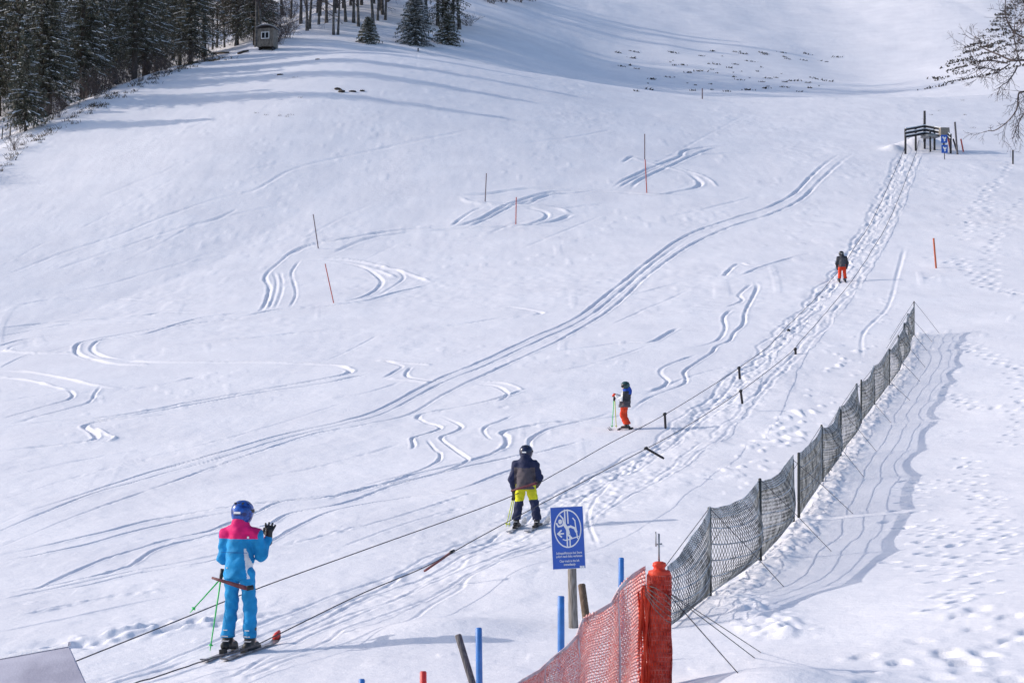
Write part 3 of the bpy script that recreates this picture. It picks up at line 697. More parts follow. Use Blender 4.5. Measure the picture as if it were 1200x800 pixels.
m.build('net_course', M['rednet'], netroot)
for s in (0.16, 0.42, 0.60):
    m = MB(); m.tube([RS(s, t) + Vector((0, -0.006, 0)) for t in np.linspace(0, 1, 9)], 0.008, 5); m.build('seam', M['rednet_frost'], netroot, True)

def pole(name, px_, ptop, pbase, rad_px, mt, label, cat, c=None, group=None, topx=None, cap=True):
    b = ray1(px_, pbase) if c is None else Vector(pix(px_, pbase, c))
    b = on(b.x, b.y); cc = b.y / cp
    t = Vector(pix(px_ if topx is None else topx, ptop, cc)); d = t - b
    r = rad_px * cc / FPX; m = MB(); dn = d.normalized()
    m.tube([-dn * 0.3, dn * 0.0, d * 0.6, d - dn * r * 0.3, d], [r, r, r * 0.99, r * 0.97, r * 0.75], 12)
    o = m.build(name, mt, None, True); o.location = b
    return tag(o, label, cat, group)
pole('blue_pole', 657.5, 698, 786, 4.2, M['blue_pole'], 'blue plastic pole standing beside the sign post at the red net', 'pole')
pole('blue_pole', 728, 653, 742, 3.4, M['blue_pole'], 'blue plastic pole rising behind the red net near the orange pad', 'pole')
pole('blue_pole', 562, 735, 826, 4.0, M['blue_pole'], 'blue plastic pole beside the leaning grey wooden stake', 'pole', topx=561)
pole('blue_pole', 424, 795, 880, 3.8, M['blue_pole'], 'blue plastic pole with only its tip showing beside the red pole', 'pole')
pole('red_pole', 496, 786, 870, 4.2, M['red_pole'], 'red plastic pole with only its tip showing', 'pole')
pole('wooden_stake', 561, 743, 824, 4.2, M['grey_wood'], 'grey wooden stake leaning beside a blue pole', 'stake', topx=536.5)
pole('wooden_stake', 688, 684, 731, 4.6, M['brown_wood'], 'brown wooden stake leaning behind the sign post', 'stake', topx=681.5)

# blue lift sign
sg_b = ray1(671, 734); sg_b = on(sg_b.x, sg_b.y); k = sg_b.y / cp / FPX
sign = empty('lift_sign', sg_b, 0, 'blue sign with a white falling skier on a round wooden post', 'sign')
m = MB(); m.tube([(0.02, 0.02, -0.3), (0.01, 0.02, 0.0), (0.0, 0.02, 0.4), (-0.01, 0.02, 0.95)], [0.052, 0.052, 0.048, 0.046], 14); m.build('sign_post', M['old_wood'], sign, True)
SW, SH = 38.5 * k, 72 * k
panel = MB(); bm = 0.012
panel.box((0, 0, 0), (SW, 0.006, SH)); pan = panel.build('panel', M['white'], sign)
cx_, cz_ = (665.5 - 671) * k, (734 - 629.5) * k
pan.location = (cx_, -0.035, cz_); pan.rotation_euler = (0, math.radians(-2.6), math.radians(4))
face = MB(); face.box((0, -0.0045, 0), (SW - 0.010, 0.003, SH - 0.010)); face.build('face', M['sign_blue'], pan)
U = SW / 38.5                                 # one photo pixel on the sign
def P_(x, y): return (x * U, -0.0075, -y * U)   # x right, y down, from the centre of the sign
ring = MB(); ecx, ecy, ea, eb = 0.2, -10.5, 16.0, 22.2
n_ = 48; vs = []; fs = []
for i in range(n_):
    a = 2 * math.pi * i / n_
    for rr in (1.0, 0.925):
        for yy in (-0.0060, -0.0082): vs.append((U * (ecx + ea * rr * math.cos(a)), yy, -U * (ecy + eb * rr * math.sin(a))))
for i in range(n_):
    a = i * 4; b = ((i + 1) % n_) * 4
    fs += [(a + 1, a + 3, b + 3, b + 1), (a, a + 1, b + 1, b), (a + 3, a + 2, b + 2, b + 3)]
ring.add(vs, fs); ring.build('ring', M['white'], pan)
def strip(m, pts, wd):
    for (x0, y0), (x1, y1) in zip(pts[:-1], pts[1:]):
        dx, dy = x1 - x0, y1 - y0; l_ = math.hypot(dx, dy) + 1e-9
        ang = math.atan2(dy, dx)
        m.box(((x0 + x1) / 2 * U, -0.0072, -(y0 + y1) / 2 * U), ((l_ + wd * 0.7) * U, 0.0022 + 0.0002 * rng.random(), wd * U), Matrix.Rotation(ang, 3, 'Y'))
# coordinates measured on the enlarged sign: 8.88 zoomed pixels per photo pixel, centre of the sign at (265, 400)
def z_(pts): return [((x - 265) / 8.88, (y - 400) / 8.88) for x, y in pts]
def part(name, items):
    m = MB()
    for pts, wd in items: strip(m, z_(pts), wd)
    return m.build(name, M['white'], pan)
for a_, b_ in (((243, 112), (243, 250)), ((257, 340), (257, 490)), ((272, 112), (274, 250)), ((286, 370), (286, 490))): part('track_line', [([a_, b_], 1.5)])
part('skier_figure', [([(232, 255), (262, 305), (272, 350)], 3.6), ([(240, 255), (205, 275), (172, 280), (155, 248)], 1.9), ([(228, 250), (222, 200), (195, 168)], 1.7),
                      ([(262, 295), (300, 285), (340, 305), (355, 340)], 2.6), ([(262, 335), (270, 370), (300, 402)], 2.4)])
m = MB(); vs = [(U * ((193 - 265) / 8.88 + 2.3 * math.cos(a)), yy, -U * ((232 - 400) / 8.88 + 2.9 * math.sin(a))) for yy in (-0.006, -0.0084) for a in np.linspace(0, 2 * math.pi, 14, endpoint=False)]
m.add(vs, [tuple(range(14, 28))] + [(i, (i + 1) % 14, 14 + (i + 1) % 14, 14 + i) for i in range(14)]); m.build('figure_head', M['white'], pan)
part('figure_ski', [([(215, 415), (240, 425), (300, 412), (375, 390)], 1.2)])
part('figure_ski', [([(325, 200), (345, 225), (355, 330), (365, 410)], 1.3)])
part('arrow', [([(165, 355), (222, 355)], 1.7), ([(200, 322), (163, 355), (200, 388)], 1.7)])
def text(body, x, y, size, name='lettering'):
    cu = bpy.data.curves.new('t', 'FONT'); cu.body = body; cu.size = size; cu.align_x = 'CENTER'; cu.extrude = 0.0008; cu.offset = size * 0.012; cu.resolution_u = 2
    ob = bpy.data.objects.new('t', cu); COL.objects.link(ob); dg = bpy.context.evaluated_depsgraph_get(); dg.update()
    me_ = bpy.data.meshes.new_from_object(ob.evaluated_get(dg)); bpy.data.objects.remove(ob)
    me_.materials.clear(); me_.materials.append(M['white']); me_.name = name
    o = link(bpy.data.objects.new(name, me_), pan); o.location = (x * U, -0.0076, -y * U); o.rotation_euler = (math.pi / 2, 0, 0)
    wdt = max(v.co.x for v in me_.vertices) - min(v.co.x for v in me_.vertices)
    return o, wdt
for body, yz, wz in (('Schlepplifttrasse bei Sturz', 566, 268), ('sofort nach links verlassen', 600, 270), ('Clear track to the left', 648, 205), ('immediately', 684, 120)):
    o, wdt = text(body, 5 / 8.88, (yz - 400) / 8.88, 3.6 * U)
    o.scale = ((wz / 8.88 * U) / wdt, 1.08, 1)
part('maker_mark', [([(381, 697), (381, 712)], 1.4), ([(392, 697), (392, 712)], 1.4), ([(407, 697), (407, 712)], 1.4), ([(418, 697), (418, 712)], 1.4)])

# slalom gates and lone stakes
def gate(px_, ptop, pbase, mt, label, topx=None, r=0.62): return pole('slalom_pole', px_, ptop, pbase, r, mt, label, 'slalom pole', None, 'slalom poles on the slope', topx)
gate(391, 309, 355, M['gate_red'], 'red slalom pole in the lowest gate, leaning inside the wide arc', 381)
gate(373, 251, 291, M['gate_dark'], 'dark brown slalom pole leaning above the lowest gate', 367)
gate(604.5, 231, 263, M['gate_red'], 'red upright slalom pole in the middle gate', 605)
gate(568.5, 203, 236, M['gate_dark'], 'dark slalom pole left of the middle gate', 570)
gate(758, 187, 226, M['gate_red'], 'red slalom pole of the uppermost gate, lower of its pair', 756)
gate(755.5, 157, 187, M['gate_dark'], 'dark slalom pole of the uppermost gate, upper of its pair', 755.5)
pole('marker_stake', 823, 104, 116, 0.7, M['gate_dark'], 'short dark stake on the edge of the upper terrace', 'stake')
pole('marker_stake', 1097, 279, 314, 1.1, M['orange_stake'], 'orange wooden stake standing beyond the end of the dark net', 'stake', topx=1094)
pole('marker_stake', 1187, 176, 192, 1.0, M['dark_wood'], 'short dark post standing alone below the bare tree', 'stake')
pole('marker_stake', 490, 57, 60, 0.8, M['dark_wood'], 'tiny dark stake on the crest below the small spruces', 'stake')

# pale panel in the corner by the lower lift station
m = MB()
c0 = 10.2
A_ = Vector(pix(-150, 799, c0)); B_ = Vector(pix(80, 757, c0)); C_ = Vector(pix(100, 801, c0 - 0.55)); C2 = Vector(pix(150, 905, c0 - 0.65)); D2 = Vector(pix(-150, 905, c0 - 0.65)); D_ = Vector(pix(-150, 850, c0 - 0.55))
bk = Vector((0.0, 0.05, -0.02))
org = Vector((B_.x - 0.6, B_.y, tz(B_.x - 0.6, B_.y)))
m.add([p - org for p in (A_, B_, C_, D_)] + [p + bk - org for p in (A_, B_, C_, D_)], [(0, 3, 2, 1), (4, 5, 6, 7), (0, 1, 5, 4), (1, 2, 6, 5), (2, 3, 7, 6), (3, 0, 4, 7)])
box_r = empty('tilted_board', org, 0, 'frosted grey board set at a slant beside the end of the tow rope', 'board')
m.build('board_face', M['panel'], box_r)
m = MB()
for s in (0.12, 0.86):
    p = A_.lerp(B_, s) + Vector((0, 0.03, -0.16)) - org; g = tz(p.x + org.x, p.y + org.y) - org.z
    m = MB(); m.box((p.x, p.y + 0.03, (p.z + g) / 2), (0.07, 0.07, p.z - g)); m.build('leg', M['grey_wood'], box_r)
m = MB(); cap_ = []
N_ = 14
for i in range(N_ + 1):
    q = A_.lerp(B_, i / N_) - org; hh = 0.018 + 0.010 * math.sin(i * 1.9)
    for dy_, dz_ in ((-0.012, 0.001), (0.0, hh), (0.045, hh * 0.8), (0.06, -0.005)): cap_.append(q + Vector((0, dy_, dz_)))
m.add(cap_, [(i * 4 + k, i * 4 + k + 1, i * 4 + k + 5, i * 4 + k + 4) for i in range(N_) for k in range(3)]); m.build('snow_rim', M['snow'], box_r, True)

# ------------------------------------------------------------------ return station at the top of the tow
ST = at(1083, 177); st = empty('tow_return_station', ST, 0, 'dark curved wooden railing with a tall mast at the top of the tow rope', 'lift station')
kk = ST.y / cp / FPX
def stp(px_, py_, dy_=0.0):
    p = Vector(pix(px_, py_, ST.y / cp)) * (1 + dy_ / ST.y); return p - ST
pp = [(1061, 151, 176, -0.4), (1073, 149, 168, 0.9), (1083.5, 147, 165, 1.5), (1095, 149, 166, 1.2), (1106, 151, 167, 0.5), (1114, 157, 176, -0.6)]
for px_, t_, b_, dy_ in pp:
    m = MB(); a = stp(px_, b_, dy_); a.z = tz(ST.x + a.x, ST.y + a.y) - ST.z - 0.2; b = stp(px_, t_, dy_)
    if b.z < a.z + 1.0: b.z = a.z + 1.2
    m.tube([a, b], 0.085, 8); m.build('post', M['dark_wood'], st, True)
for (p, q) in zip(pp[:-1], pp[1:]):
    for kz, th in ((1.0, 0.20), (5.2, 0.22), (9.4, 0.22)):
        if kz > 9 and p[0] > 1090: continue
        a = stp(p[0], p[1] + kz, p[3] - 0.11); b = stp(q[0], q[1] + kz + (1.5 if q[0] > 1110 else 0), q[3] - 0.11); d = b - a
        m = MB(); R = d.to_track_quat('X', 'Z').to_matrix(); m.box((a + b) / 2, (d.length * 0.99, 0.06, th * 0.8), R); m.build('rail', M['dark_wood'], st)
        m = MB(); m.box((a + b) / 2 + Vector((0, 0, th * 0.4 + 0.03)), (d.length * 0.97, 0.075, 0.06), R); m.build('snow_cap', M['tree_snow'], st)
m = MB(); a = stp(1083.5, 166, 1.45); b = stp(1083.5, 130, 1.45); m.tube([a, b], [0.11, 0.09], 8); m.build('mast', M['dark_wood'], st, True)
m = MB(); c_ = stp(1090, 160, 0.3); m.lathe([(0.55, -0.10), (0.75, -0.06), (0.62, 0.0), (0.75, 0.06), (0.55, 0.10)], 20, c=c_); m.build('return_wheel', M['steel'], st, True)
m = MB(); m.tube([c_ + Vector((0, 0, -1.2)), c_ + Vector((0, 0, 0.5))], 0.07, 8); m.build('wheel_axle', M['dark_wood'], st, True)
m = MB(); m.box(stp(1106.5, 154.5, -0.1), (0.75, 0.5, 0.6), Matrix.Rotation(0.1, 3, 'Z'), taper=0.9); m.build('cabinet', M['old_wood'], st)
for px_, py_, sc_ in ((1052, 172, 0.75), (1068, 168, 0.6), (1120, 170, 0.7)):
    pass
sb = at(1107, 187); us = empty('lift_sign', sb, 0, 'pair of small blue signs on one thin post below the upper railing', 'sign'); ks = sb.y / cp / FPX
m = MB(); m.tube([(0, 0.03, -0.2), (0, 0.03, 29 * ks)], 0.035, 8); m.build('sign_post', M['grey_wood'], us, True)
for zc, dx, nm in ((24.5 * ks, -0.02, 'panel'), (12.5 * ks, 0.0, 'panel')):
    m = MB(); m.box((dx, 0, 0), (7.5 * ks, 0.02, 9.6 * ks)); o = m.build('panel', M['sign_blue'], us); o.location = (0, -0.03, zc)
    m = MB()
    for (x0, z0, x1, z1) in ((-1.8, 2.6, 0.6, -0.8), (0.6, -0.8, 1.8, 2.2), (-0.2, -1.0, 0.8, -2.8), (-1.2, 0.4, 0.4, 1.4)):
        a = Vector((x0 * ks + dx, -0.014, z0 * ks)); b = Vector((x1 * ks + dx, -0.014, z1 * ks)); m.tube([a, b], 0.05, 6)
    m.build('skier_figure', M['white'], o)
pole('grey_pole', 1122, 143, 181, 1.1, M['grey_wood'], 'tall grey pole leaning beside the upper railing', 'pole', topx=1119)
pole('marker_stake', 1114, 162, 176, 1.0, M['gate_red'], 'dark red stake leaning against the end of the upper railing', 'stake', topx=1111)
pole('marker_stake', 1121, 163, 176, 1.0, M['dark_wood'], 'black stake leaning right of the upper railing', 'stake', topx=1117)
pole('marker_stake', 1129, 163, 178, 0.9, M['gate_red'], 'thin red and white stake outermost beside the upper railing', 'stake', topx=1126)

# ------------------------------------------------------------------ people
def surf_nets(F, org, h):
    ins = F < 0
    nx, ny, nz = F.shape
    corners = [(i, j, k) for i in (0, 1) for j in (0, 1) for k in (0, 1)]
    def sub(A, c): return A[c[0]:nx - 1 + c[0], c[1]:ny - 1 + c[1], c[2]:nz - 1 + c[2]]
    cnt = sum(sub(ins, c).astype(np.int8) for c in corners)
    act = (cnt > 0) & (cnt < 8)
    ids = -np.ones(act.shape, np.int64); n = act.sum(); ids[act] = np.arange(n)
    I = np.argwhere(act); acc = np.zeros((n, 3)); num = np.zeros(n)
    for a in corners:
        for ax in range(3):
            if a[ax]: continue
            b = list(a); b[ax] = 1
            fa = sub(F, a)[act]; fb = sub(F, tuple(b))[act]; m = (fa < 0) != (fb < 0)
            t = fa[m] / (fa[m] - fb[m]); p = np.tile(np.array(a, float), (m.sum(), 1)); p[:, ax] = t
            acc[m] += p; num[m] += 1
    V = (I + acc / num[:, None]) * h + np.array(org)
    faces = []
    for ax in range(3):
        sl = [slice(1, -1)] * 3; sl[ax] = slice(0, -1); sl2 = [slice(1, -1)] * 3; sl2[ax] = slice(1, None)
        A = ins[tuple(sl)]; B = ins[tuple(sl2)]; e = np.argwhere(A != B); flip = A[A != B]
        off = np.ones(3, int); off[ax] = 0; e = e + off
        o1, o2 = [q for q in range(3) if q != ax]
        d1 = np.zeros(3, int); d1[o1] = 1; d2 = np.zeros(3, int); d2[o2] = 1
        q = [ids[tuple((e - s).T)] for s in (d1 + d2, d2, 0 * d1, d1)]
        Q = np.stack(q, 1); par = flip if ax != 1 else ~flip
        Q[~par] = Q[~par][:, ::-1]; faces.append(Q)
    return V, np.vstack(faces)
def sdf(prims, h, k=0.03, clips=(), noise=0.0, seed=0, mats=None, pick=None, name='body', parent=None):
    pts = np.array([p[0] for p in prims] + [p[1] for p in prims]); rm = max(max(p[2], p[3]) for p in prims) + 0.06
    lo = pts.min(0) - rm; hi = pts.max(0) + rm; ax = [np.arange(lo[i], hi[i] + h, h) for i in range(3)]
    G = np.stack(np.meshgrid(*ax, indexing='ij'), -1); D = np.full(G.shape[:3], 9.0)
    for p in prims:
        a = np.array(p[0], float); b = np.array(p[1], float); sq = np.array(p[4] if len(p) > 4 else (1, 1, 1), float)
        ab = (b - a); l2 = ab @ ab + 1e-9
        t = np.clip(((G - a) @ ab) / l2, 0, 1)
        d = (np.linalg.norm((G - a - t[..., None] * ab) * sq, axis=-1) - (p[2] + (p[3] - p[2]) * t)) / max(1.0, sq.max() ** 0.5)
        hh = np.clip(0.5 + 0.5 * (d - D) / k, 0, 1) if True else 0
        D = d * (1 - hh) + D * hh - k * hh * (1 - hh)
    if noise > 0:
        x, y, z = G[..., 0], G[..., 1], G[..., 2]
        D = D + noise * (np.sin(z * 58 + 3 * np.sin(x * 19 + seed) + 2.6 * np.sin(y * 15 + x * 9)) * 0.8 + np.sin(x * 34 + z * 15 + 2.4 * np.sin(z * 13 + seed) + y * 20) * 0.8 + 0.5 * np.sin(x * 60 - z * 38 + y * 44))
    for c in clips: D = np.maximum(D, c(G))
    V, Fc = surf_nets(D, (lo[0], lo[1], lo[2]), h)
    me_ = bpy.data.meshes.new(name); me_.from_pydata(V.tolist(), [], Fc.tolist())
    for m_ in mats: me_.materials.append(m_)
    if pick is not None and len(mats) > 1:
        cen = V[Fc].mean(1); me_.polygons.foreach_set('material_index', np.array([pick(*c) for c in cen], np.int32))
    me_.shade_smooth(); me_.update()
    return link(bpy.data.objects.new(name, me_), parent)
def lerp3(a, b, t): return tuple(a[i] + (b[i] - a[i]) * t for i in range(3))

def glove(parent, wrist, elbow, s, mt, h, pose):
    w_ = np.array(wrist); f_ = w_ - np.array(elbow); f_ = f_ / np.linalg.norm(f_)
    if 'dir' in pose: f_ = np.array(pose['dir'], float); f_ /= np.linalg.norm(f_)
    up = np.array(pose.get('palm', (0, -1, 0)), float); up = up - f_ * (up @ f_); up /= np.linalg.norm(up)
    sd_ = np.cross(f_, up) * pose.get('hand', 1)
    pr = [(w_ - f_ * 0.05 * s, w_ + f_ * 0.01 * s, 0.046 * s, 0.040 * s), (w_ + f_ * 0.02 * s, w_ + f_ * 0.075 * s, 0.037 * s, 0.040 * s)]
    curl = pose.get('curl', 0.4)
    for i, ln in enumerate((0.062, 0.072, 0.068, 0.054)):
        b = w_ + f_ * 0.085 * s + sd_ * (i - 1.5) * 0.024 * s
        d1 = f_ + sd_ * (i - 1.5) * pose.get('spread', 0.12); d1 = d1 * math.cos(curl) + up * math.sin(curl); d1 /= np.linalg.norm(d1)
        m1 = b + d1 * ln * 0.55 * s; d2 = d1 * math.cos(curl) + up * math.sin(curl) - f_ * math.sin(curl) * 0.3
        m2 = m1 + d2 * ln * 0.55 * s
        pr += [(b, m1, 0.0135 * s, 0.0125 * s), (m1, m2, 0.0125 * s, 0.011 * s)]
    tb = w_ + f_ * 0.03 * s - sd_ * 0.032 * s; t1 = tb + (f_ * 0.6 - sd_ * 0.7 + up * 0.3) * 0.045 * s; t2 = t1 + (f_ * 0.9 - sd_ * 0.1 + up * 0.4) * 0.035 * s
    pr += [(tb, t1, 0.017 * s, 0.0145 * s), (t1, t2, 0.0145 * s, 0.012 * s)]
    return sdf(pr, h, 0.008 * s, mats=[mt], name='glove', parent=parent)

def skier(pos, heading, H, J, label, mats, h, group=None, bulk=1.0, hs=1.0):
    """J: joints in metres for a 1.65 m figure, x right, y forward, z up"""
    s = H / 1.65; root = empty('person', pos, heading, label, 'person', group)
    S_ = lambda p: tuple(c * s for c in p)
    J = {k_: (v if isinstance(v, dict) or k_ in ('face', 'foot') or not hasattr(v, '__len__') else S_(v)) for k_, v in J.items()}
    pel = tuple((J['hipL'][i] + J['hipR'][i]) / 2 for i in range(3)); ch = J['chest']; nk = J['neck']; hd = J['head']
    fwd = J.get('face', (0, 1, 0)); fl = math.hypot(fwd[0], fwd[1]); fwd = (fwd[0] / (fl * s) * s, fwd[1] / fl, 0); fwd = tuple(np.array(fwd) / np.linalg.norm(fwd))
    sdv = (fwd[1], -fwd[0], 0)
    ad = lambda a, f=0, r=0, u=0: tuple(a[i] + fwd[i] * f * s + sdv[i] * r * s + (u * s if i == 2 else 0) for i in range(3))
    # body: one continuous figure
    B = [(pel, ch, 0.088 * s, 0.12 * s, (1, 1.35, 1)), (ch, nk, 0.11 * s, 0.055 * s), (nk, hd, 0.05 * s, 0.06 * s), (ad(hd, 0.005, 0, 0.02), ad(hd, 0.012, 0, -0.02), 0.088 * s, 0.082 * s),
         (ad(hd, 0.03, 0, -0.055), ad(hd, 0.05, 0, -0.075), 0.05 * s, 0.035 * s), (ad(hd, 0.088, 0, 0.0), ad(hd, 0.103, 0, -0.022), 0.008 * s, 0.014 * s), (ad(hd, 0.075, -0.022, -0.062), ad(hd, 0.075, 0.022, -0.062), 0.012 * s, 0.012 * s)]
    for sd_ in (-1, 1): B.append((ad(hd, -0.01, sd_ * 0.085, -0.01), ad(hd, -0.015, sd_ * 0.09, 0.02), 0.014 * s, 0.018 * s))
    for q in 'LR':
        B += [(J['sh' + q], J['el' + q], 0.05 * s, 0.04 * s), (J['el' + q], J['wr' + q], 0.04 * s, 0.028 * s), (ch, J['sh' + q], 0.09 * s, 0.055 * s),
              (J['hip' + q], J['kn' + q], 0.066 * s, 0.055 * s), (J['kn' + q], J['an' + q], 0.052 * s, 0.038 * s), (J['an' + q], (J['an' + q][0], J['an' + q][1] + 0.12 * s, J['an' + q][2] - 0.03 * s), 0.036 * s, 0.03 * s)]
    sdf(B, max(h, 0.02), 0.03 * s, mats=[M['skin']], name='body', parent=root)
    # jacket
    hem = J['hem'][2]; s0 = s; s = s0 * bulk
    Jk = [(ad(nk, -0.01, 0, -0.02), (J['shL'][0], J['shL'][1], J['shL'][2] - .01 * s), 0.085 * s, 0.070 * s), (ad(nk, -0.01, 0, -0.02), (J['shR'][0], J['shR'][1], J['shR'][2] - .01 * s), 0.085 * s, 0.070 * s),
          ((pel[0], pel[1], hem - 0.02 * s), (pel[0] * .5 + ch[0] * .5, pel[1] * .5 + ch[1] * .5, (pel[2] + ch[2]) / 2), 0.186 * s, 0.160 * s, (1, 1.06, 1)),
          ((pel[0] * .5 + ch[0] * .5, pel[1] * .5 + ch[1] * .5, (pel[2] + ch[2]) / 2), ch, 0.160 * s, 0.165 * s, (1, 1.25, 1)),
          ((J['shL'][0], J['shL'][1], J['shL'][2] - .015 * s), (J['shR'][0], J['shR'][1], J['shR'][2] - .015 * s), 0.080 * s, 0.080 * s), (ch, ad(nk, -0.005), 0.14 * s, 0.09 * s), (ad(nk, -0.06, 0, -0.05), ad(nk, -0.055, 0, 0.05), 0.105 * s, 0.085 * s), (ad(nk, 0.03), ad(nk, 0.03, 0, 0.03), 0.07 * s, 0.07 * s)]
    for q in 'LR':
        Jk += [(J['sh' + q], J['el' + q], 0.078 * s, 0.066 * s), (J['el' + q], lerp3(J['el' + q], J['wr' + q], 0.92), 0.066 * s, 0.050 * s)]
    hemn = J.get('hemtilt', 0.0)
    sdf(Jk, h, 0.045 * s, clips=[lambda G: hem - G[..., 2] + hemn * G[..., 1]], noise=0.0048 * s, seed=H * 9, mats=mats['jacket'], pick=mats.get('jpick'), name='jacket', parent=root)
    # trousers
    Tr = [(J['hipL'], J['hipR'], 0.100 * s, 0.100 * s, (1, 1.15, 1)), ((pel[0], pel[1], pel[2]), (pel[0], pel[1], pel[2] + 0.10 * s), 0.115 * s, 0.10 * s, (1, 1.4, 1))]
    for q in 'LR':
        an = J['an' + q]; Tr += [(J['hip' + q], J['kn' + q], 0.100 * s, 0.079 * s), (J['kn' + q], (an[0], an[1], an[2] + 0.06 * s), 0.078 * s, 0.084 * s)]
    cuff = min(J['anL'][2], J['anR'][2]) + 0.035 * s
    sdf(Tr, h, 0.022 * s, clips=[lambda G: cuff - G[..., 2]], noise=0.0048 * s, seed=H * 5, mats=mats['trousers'], pick=mats.get('tpick'), name='trousers', parent=root)
    s = s0
    # boots
    for q in 'LR':
        an = J['an' + q]; d = J.get('foot', (0, 1, 0)); dx, dy = d[0], d[1]
        fz = an[2] - 0.055 * s
        bo = [((an[0] - dx * 0.06 * s, an[1] - dy * 0.06 * s, fz), (an[0] + dx * 0.15 * s, an[1] + dy * 0.15 * s, fz - 0.008 * s), 0.05 * s, 0.044 * s), (an, (an[0] + dx * .02 * s, an[1] + dy * .02 * s, an[2] + 0.13 * s), 0.058 * s, 0.066 * s)]
        ob = sdf(bo, min(h, 0.010), 0.02 * s, clips=[lambda G, z=fz - 0.045 * s: z - G[..., 2]], mats=[mats['boot']], name='boot', parent=root)
        m = MB()
        for i in range(2):
            z = an[2] + (0.0 + 0.05 * i) * s; m.box((an[0] + dx * 0.055 * s, an[1] + dy * 0.055 * s, z), (0.07 * s, 0.05 * s, 0.014 * s), Matrix.Rotation(math.atan2(dy, dx), 3, 'Z'))
            m.box((an[0] - dx * 0.05 * s, an[1] - dy * 0.05 * s, z), (0.05 * s, 0.08 * s, 0.012 * s), Matrix.Rotation(math.atan2(dy, dx), 3, 'Z'))
        m.build('buckle', M['chrome'], ob)
    # gloves
    for q in 'LR':
        glove(root, J['wr' + q], J['el' + q], s, mats['glove'], min(h, 0.0075), dict(J.get('hand' + q, {}), hand=1 if q == 'L' else -1))
    # helmet
    s = s0 * hs
    hc = ad(hd, -0.006, 0, 0.035)
    hp = [(ad(hc, -0.012, 0, 0.0), ad(hc, 0.010, 0, 0.004), 0.122 * s, 0.116 * s), (ad(hc, -0.03, 0, -0.055), ad(hc, 0.0, 0, -0.06), 0.100 * s, 0.098 * s)]
    fw = np.array(fwd); hcv = np.array(hc)
    def clip_h(G):
        d = (G - hcv) @ fw; return np.maximum(hcv[2] - 0.125 * s - G[..., 2], np.minimum(d - 0.045 * s, hcv[2] + 0.028 * s - G[..., 2]))
    he = sdf(hp, min(h, 0.009), 0.03 * s, clips=[clip_h], mats=[mats['helmet']], name='helmet', parent=root)
    m = MB()                                        # goggle strap round the shell
    ring_ = [ad(hc, 0.125 * math.cos(a), 0.122 * math.sin(a), 0.005 - 0.02 * math.cos(a) * 0) for a in np.linspace(0.5, 2 * math.pi - 0.5, 22)]
    for a, b in zip(ring_[:-1], ring_[1:]):
        a = Vector(a); b = Vector(b); d = b - a; m.box((a + b) / 2, (d.length * 1.08, 0.006 * s, 0.032 * s), d.to_track_quat('X', 'Z').to_matrix())
    m.build('goggle_strap', M['black'], he)
    m = MB()
    for i in (-1, 0, 1):
        c = Vector(ad(hc, -0.075, 0.045 * i, 0.088)); m.box(c, (0.014 * s, 0.05 * s, 0.02 * s), Matrix.Rotation(heading * 0, 3, 'Z'))
    m.build('vent', M['black'], he)
    m = MB(); c = Vector(ad(hc, -0.134, 0.0, -0.01)); m.box(c, (0.075 * s, 0.012 * s, 0.022 * s), Matrix.Rotation(math.atan2(-fwd[0], fwd[1]), 3, 'Z')); m.build('strap_clip', M['white'], he)
    gp = [(ad(hd, 0.075, -0.05, 0.012), ad(hd, 0.075, 0.05, 0.012), 0.038 * s, 0.038 * s)]
    sdf(gp, min(h, 0.009), 0.02 * s, mats=[M['glass']], name='goggles', parent=root)
    return root, J
def ski_mesh(L_, mt):
    m = MB(); n_ = 22; vs = []
    for i in range(n_ + 1):
        t = i / n_; y = (t - 0.46) * L_
        wd = 0.034 + 0.014 * abs(2 * t - 0.9) ** 1.5
        if t > 0.93: wd *= max(0.15, math.sqrt(max(0, 1 - ((t - 0.93) / 0.072) ** 2)))
        up = 0.09 * max(0, (t - 0.86) / 0.14) ** 2 + 0.02 * max(0, (0.04 - t) / 0.04)
        for x, z in ((-wd, 0), (wd, 0), (wd, 0.014), (-wd, 0.014)): vs.append((x, y, z + up))
    fs = [(3, 2, 1, 0)]
    for i in range(n_):
        for k_ in range(4): fs.append((i * 4 + k_, i * 4 + (k_ + 1) % 4, i * 4 + 4 + (k_ + 1) % 4, i * 4 + 4 + k_))
    fs.append(tuple(n_ * 4 + k_ for k_ in range(4)))
    m.add(vs, fs); return m.mesh('ski', mt)
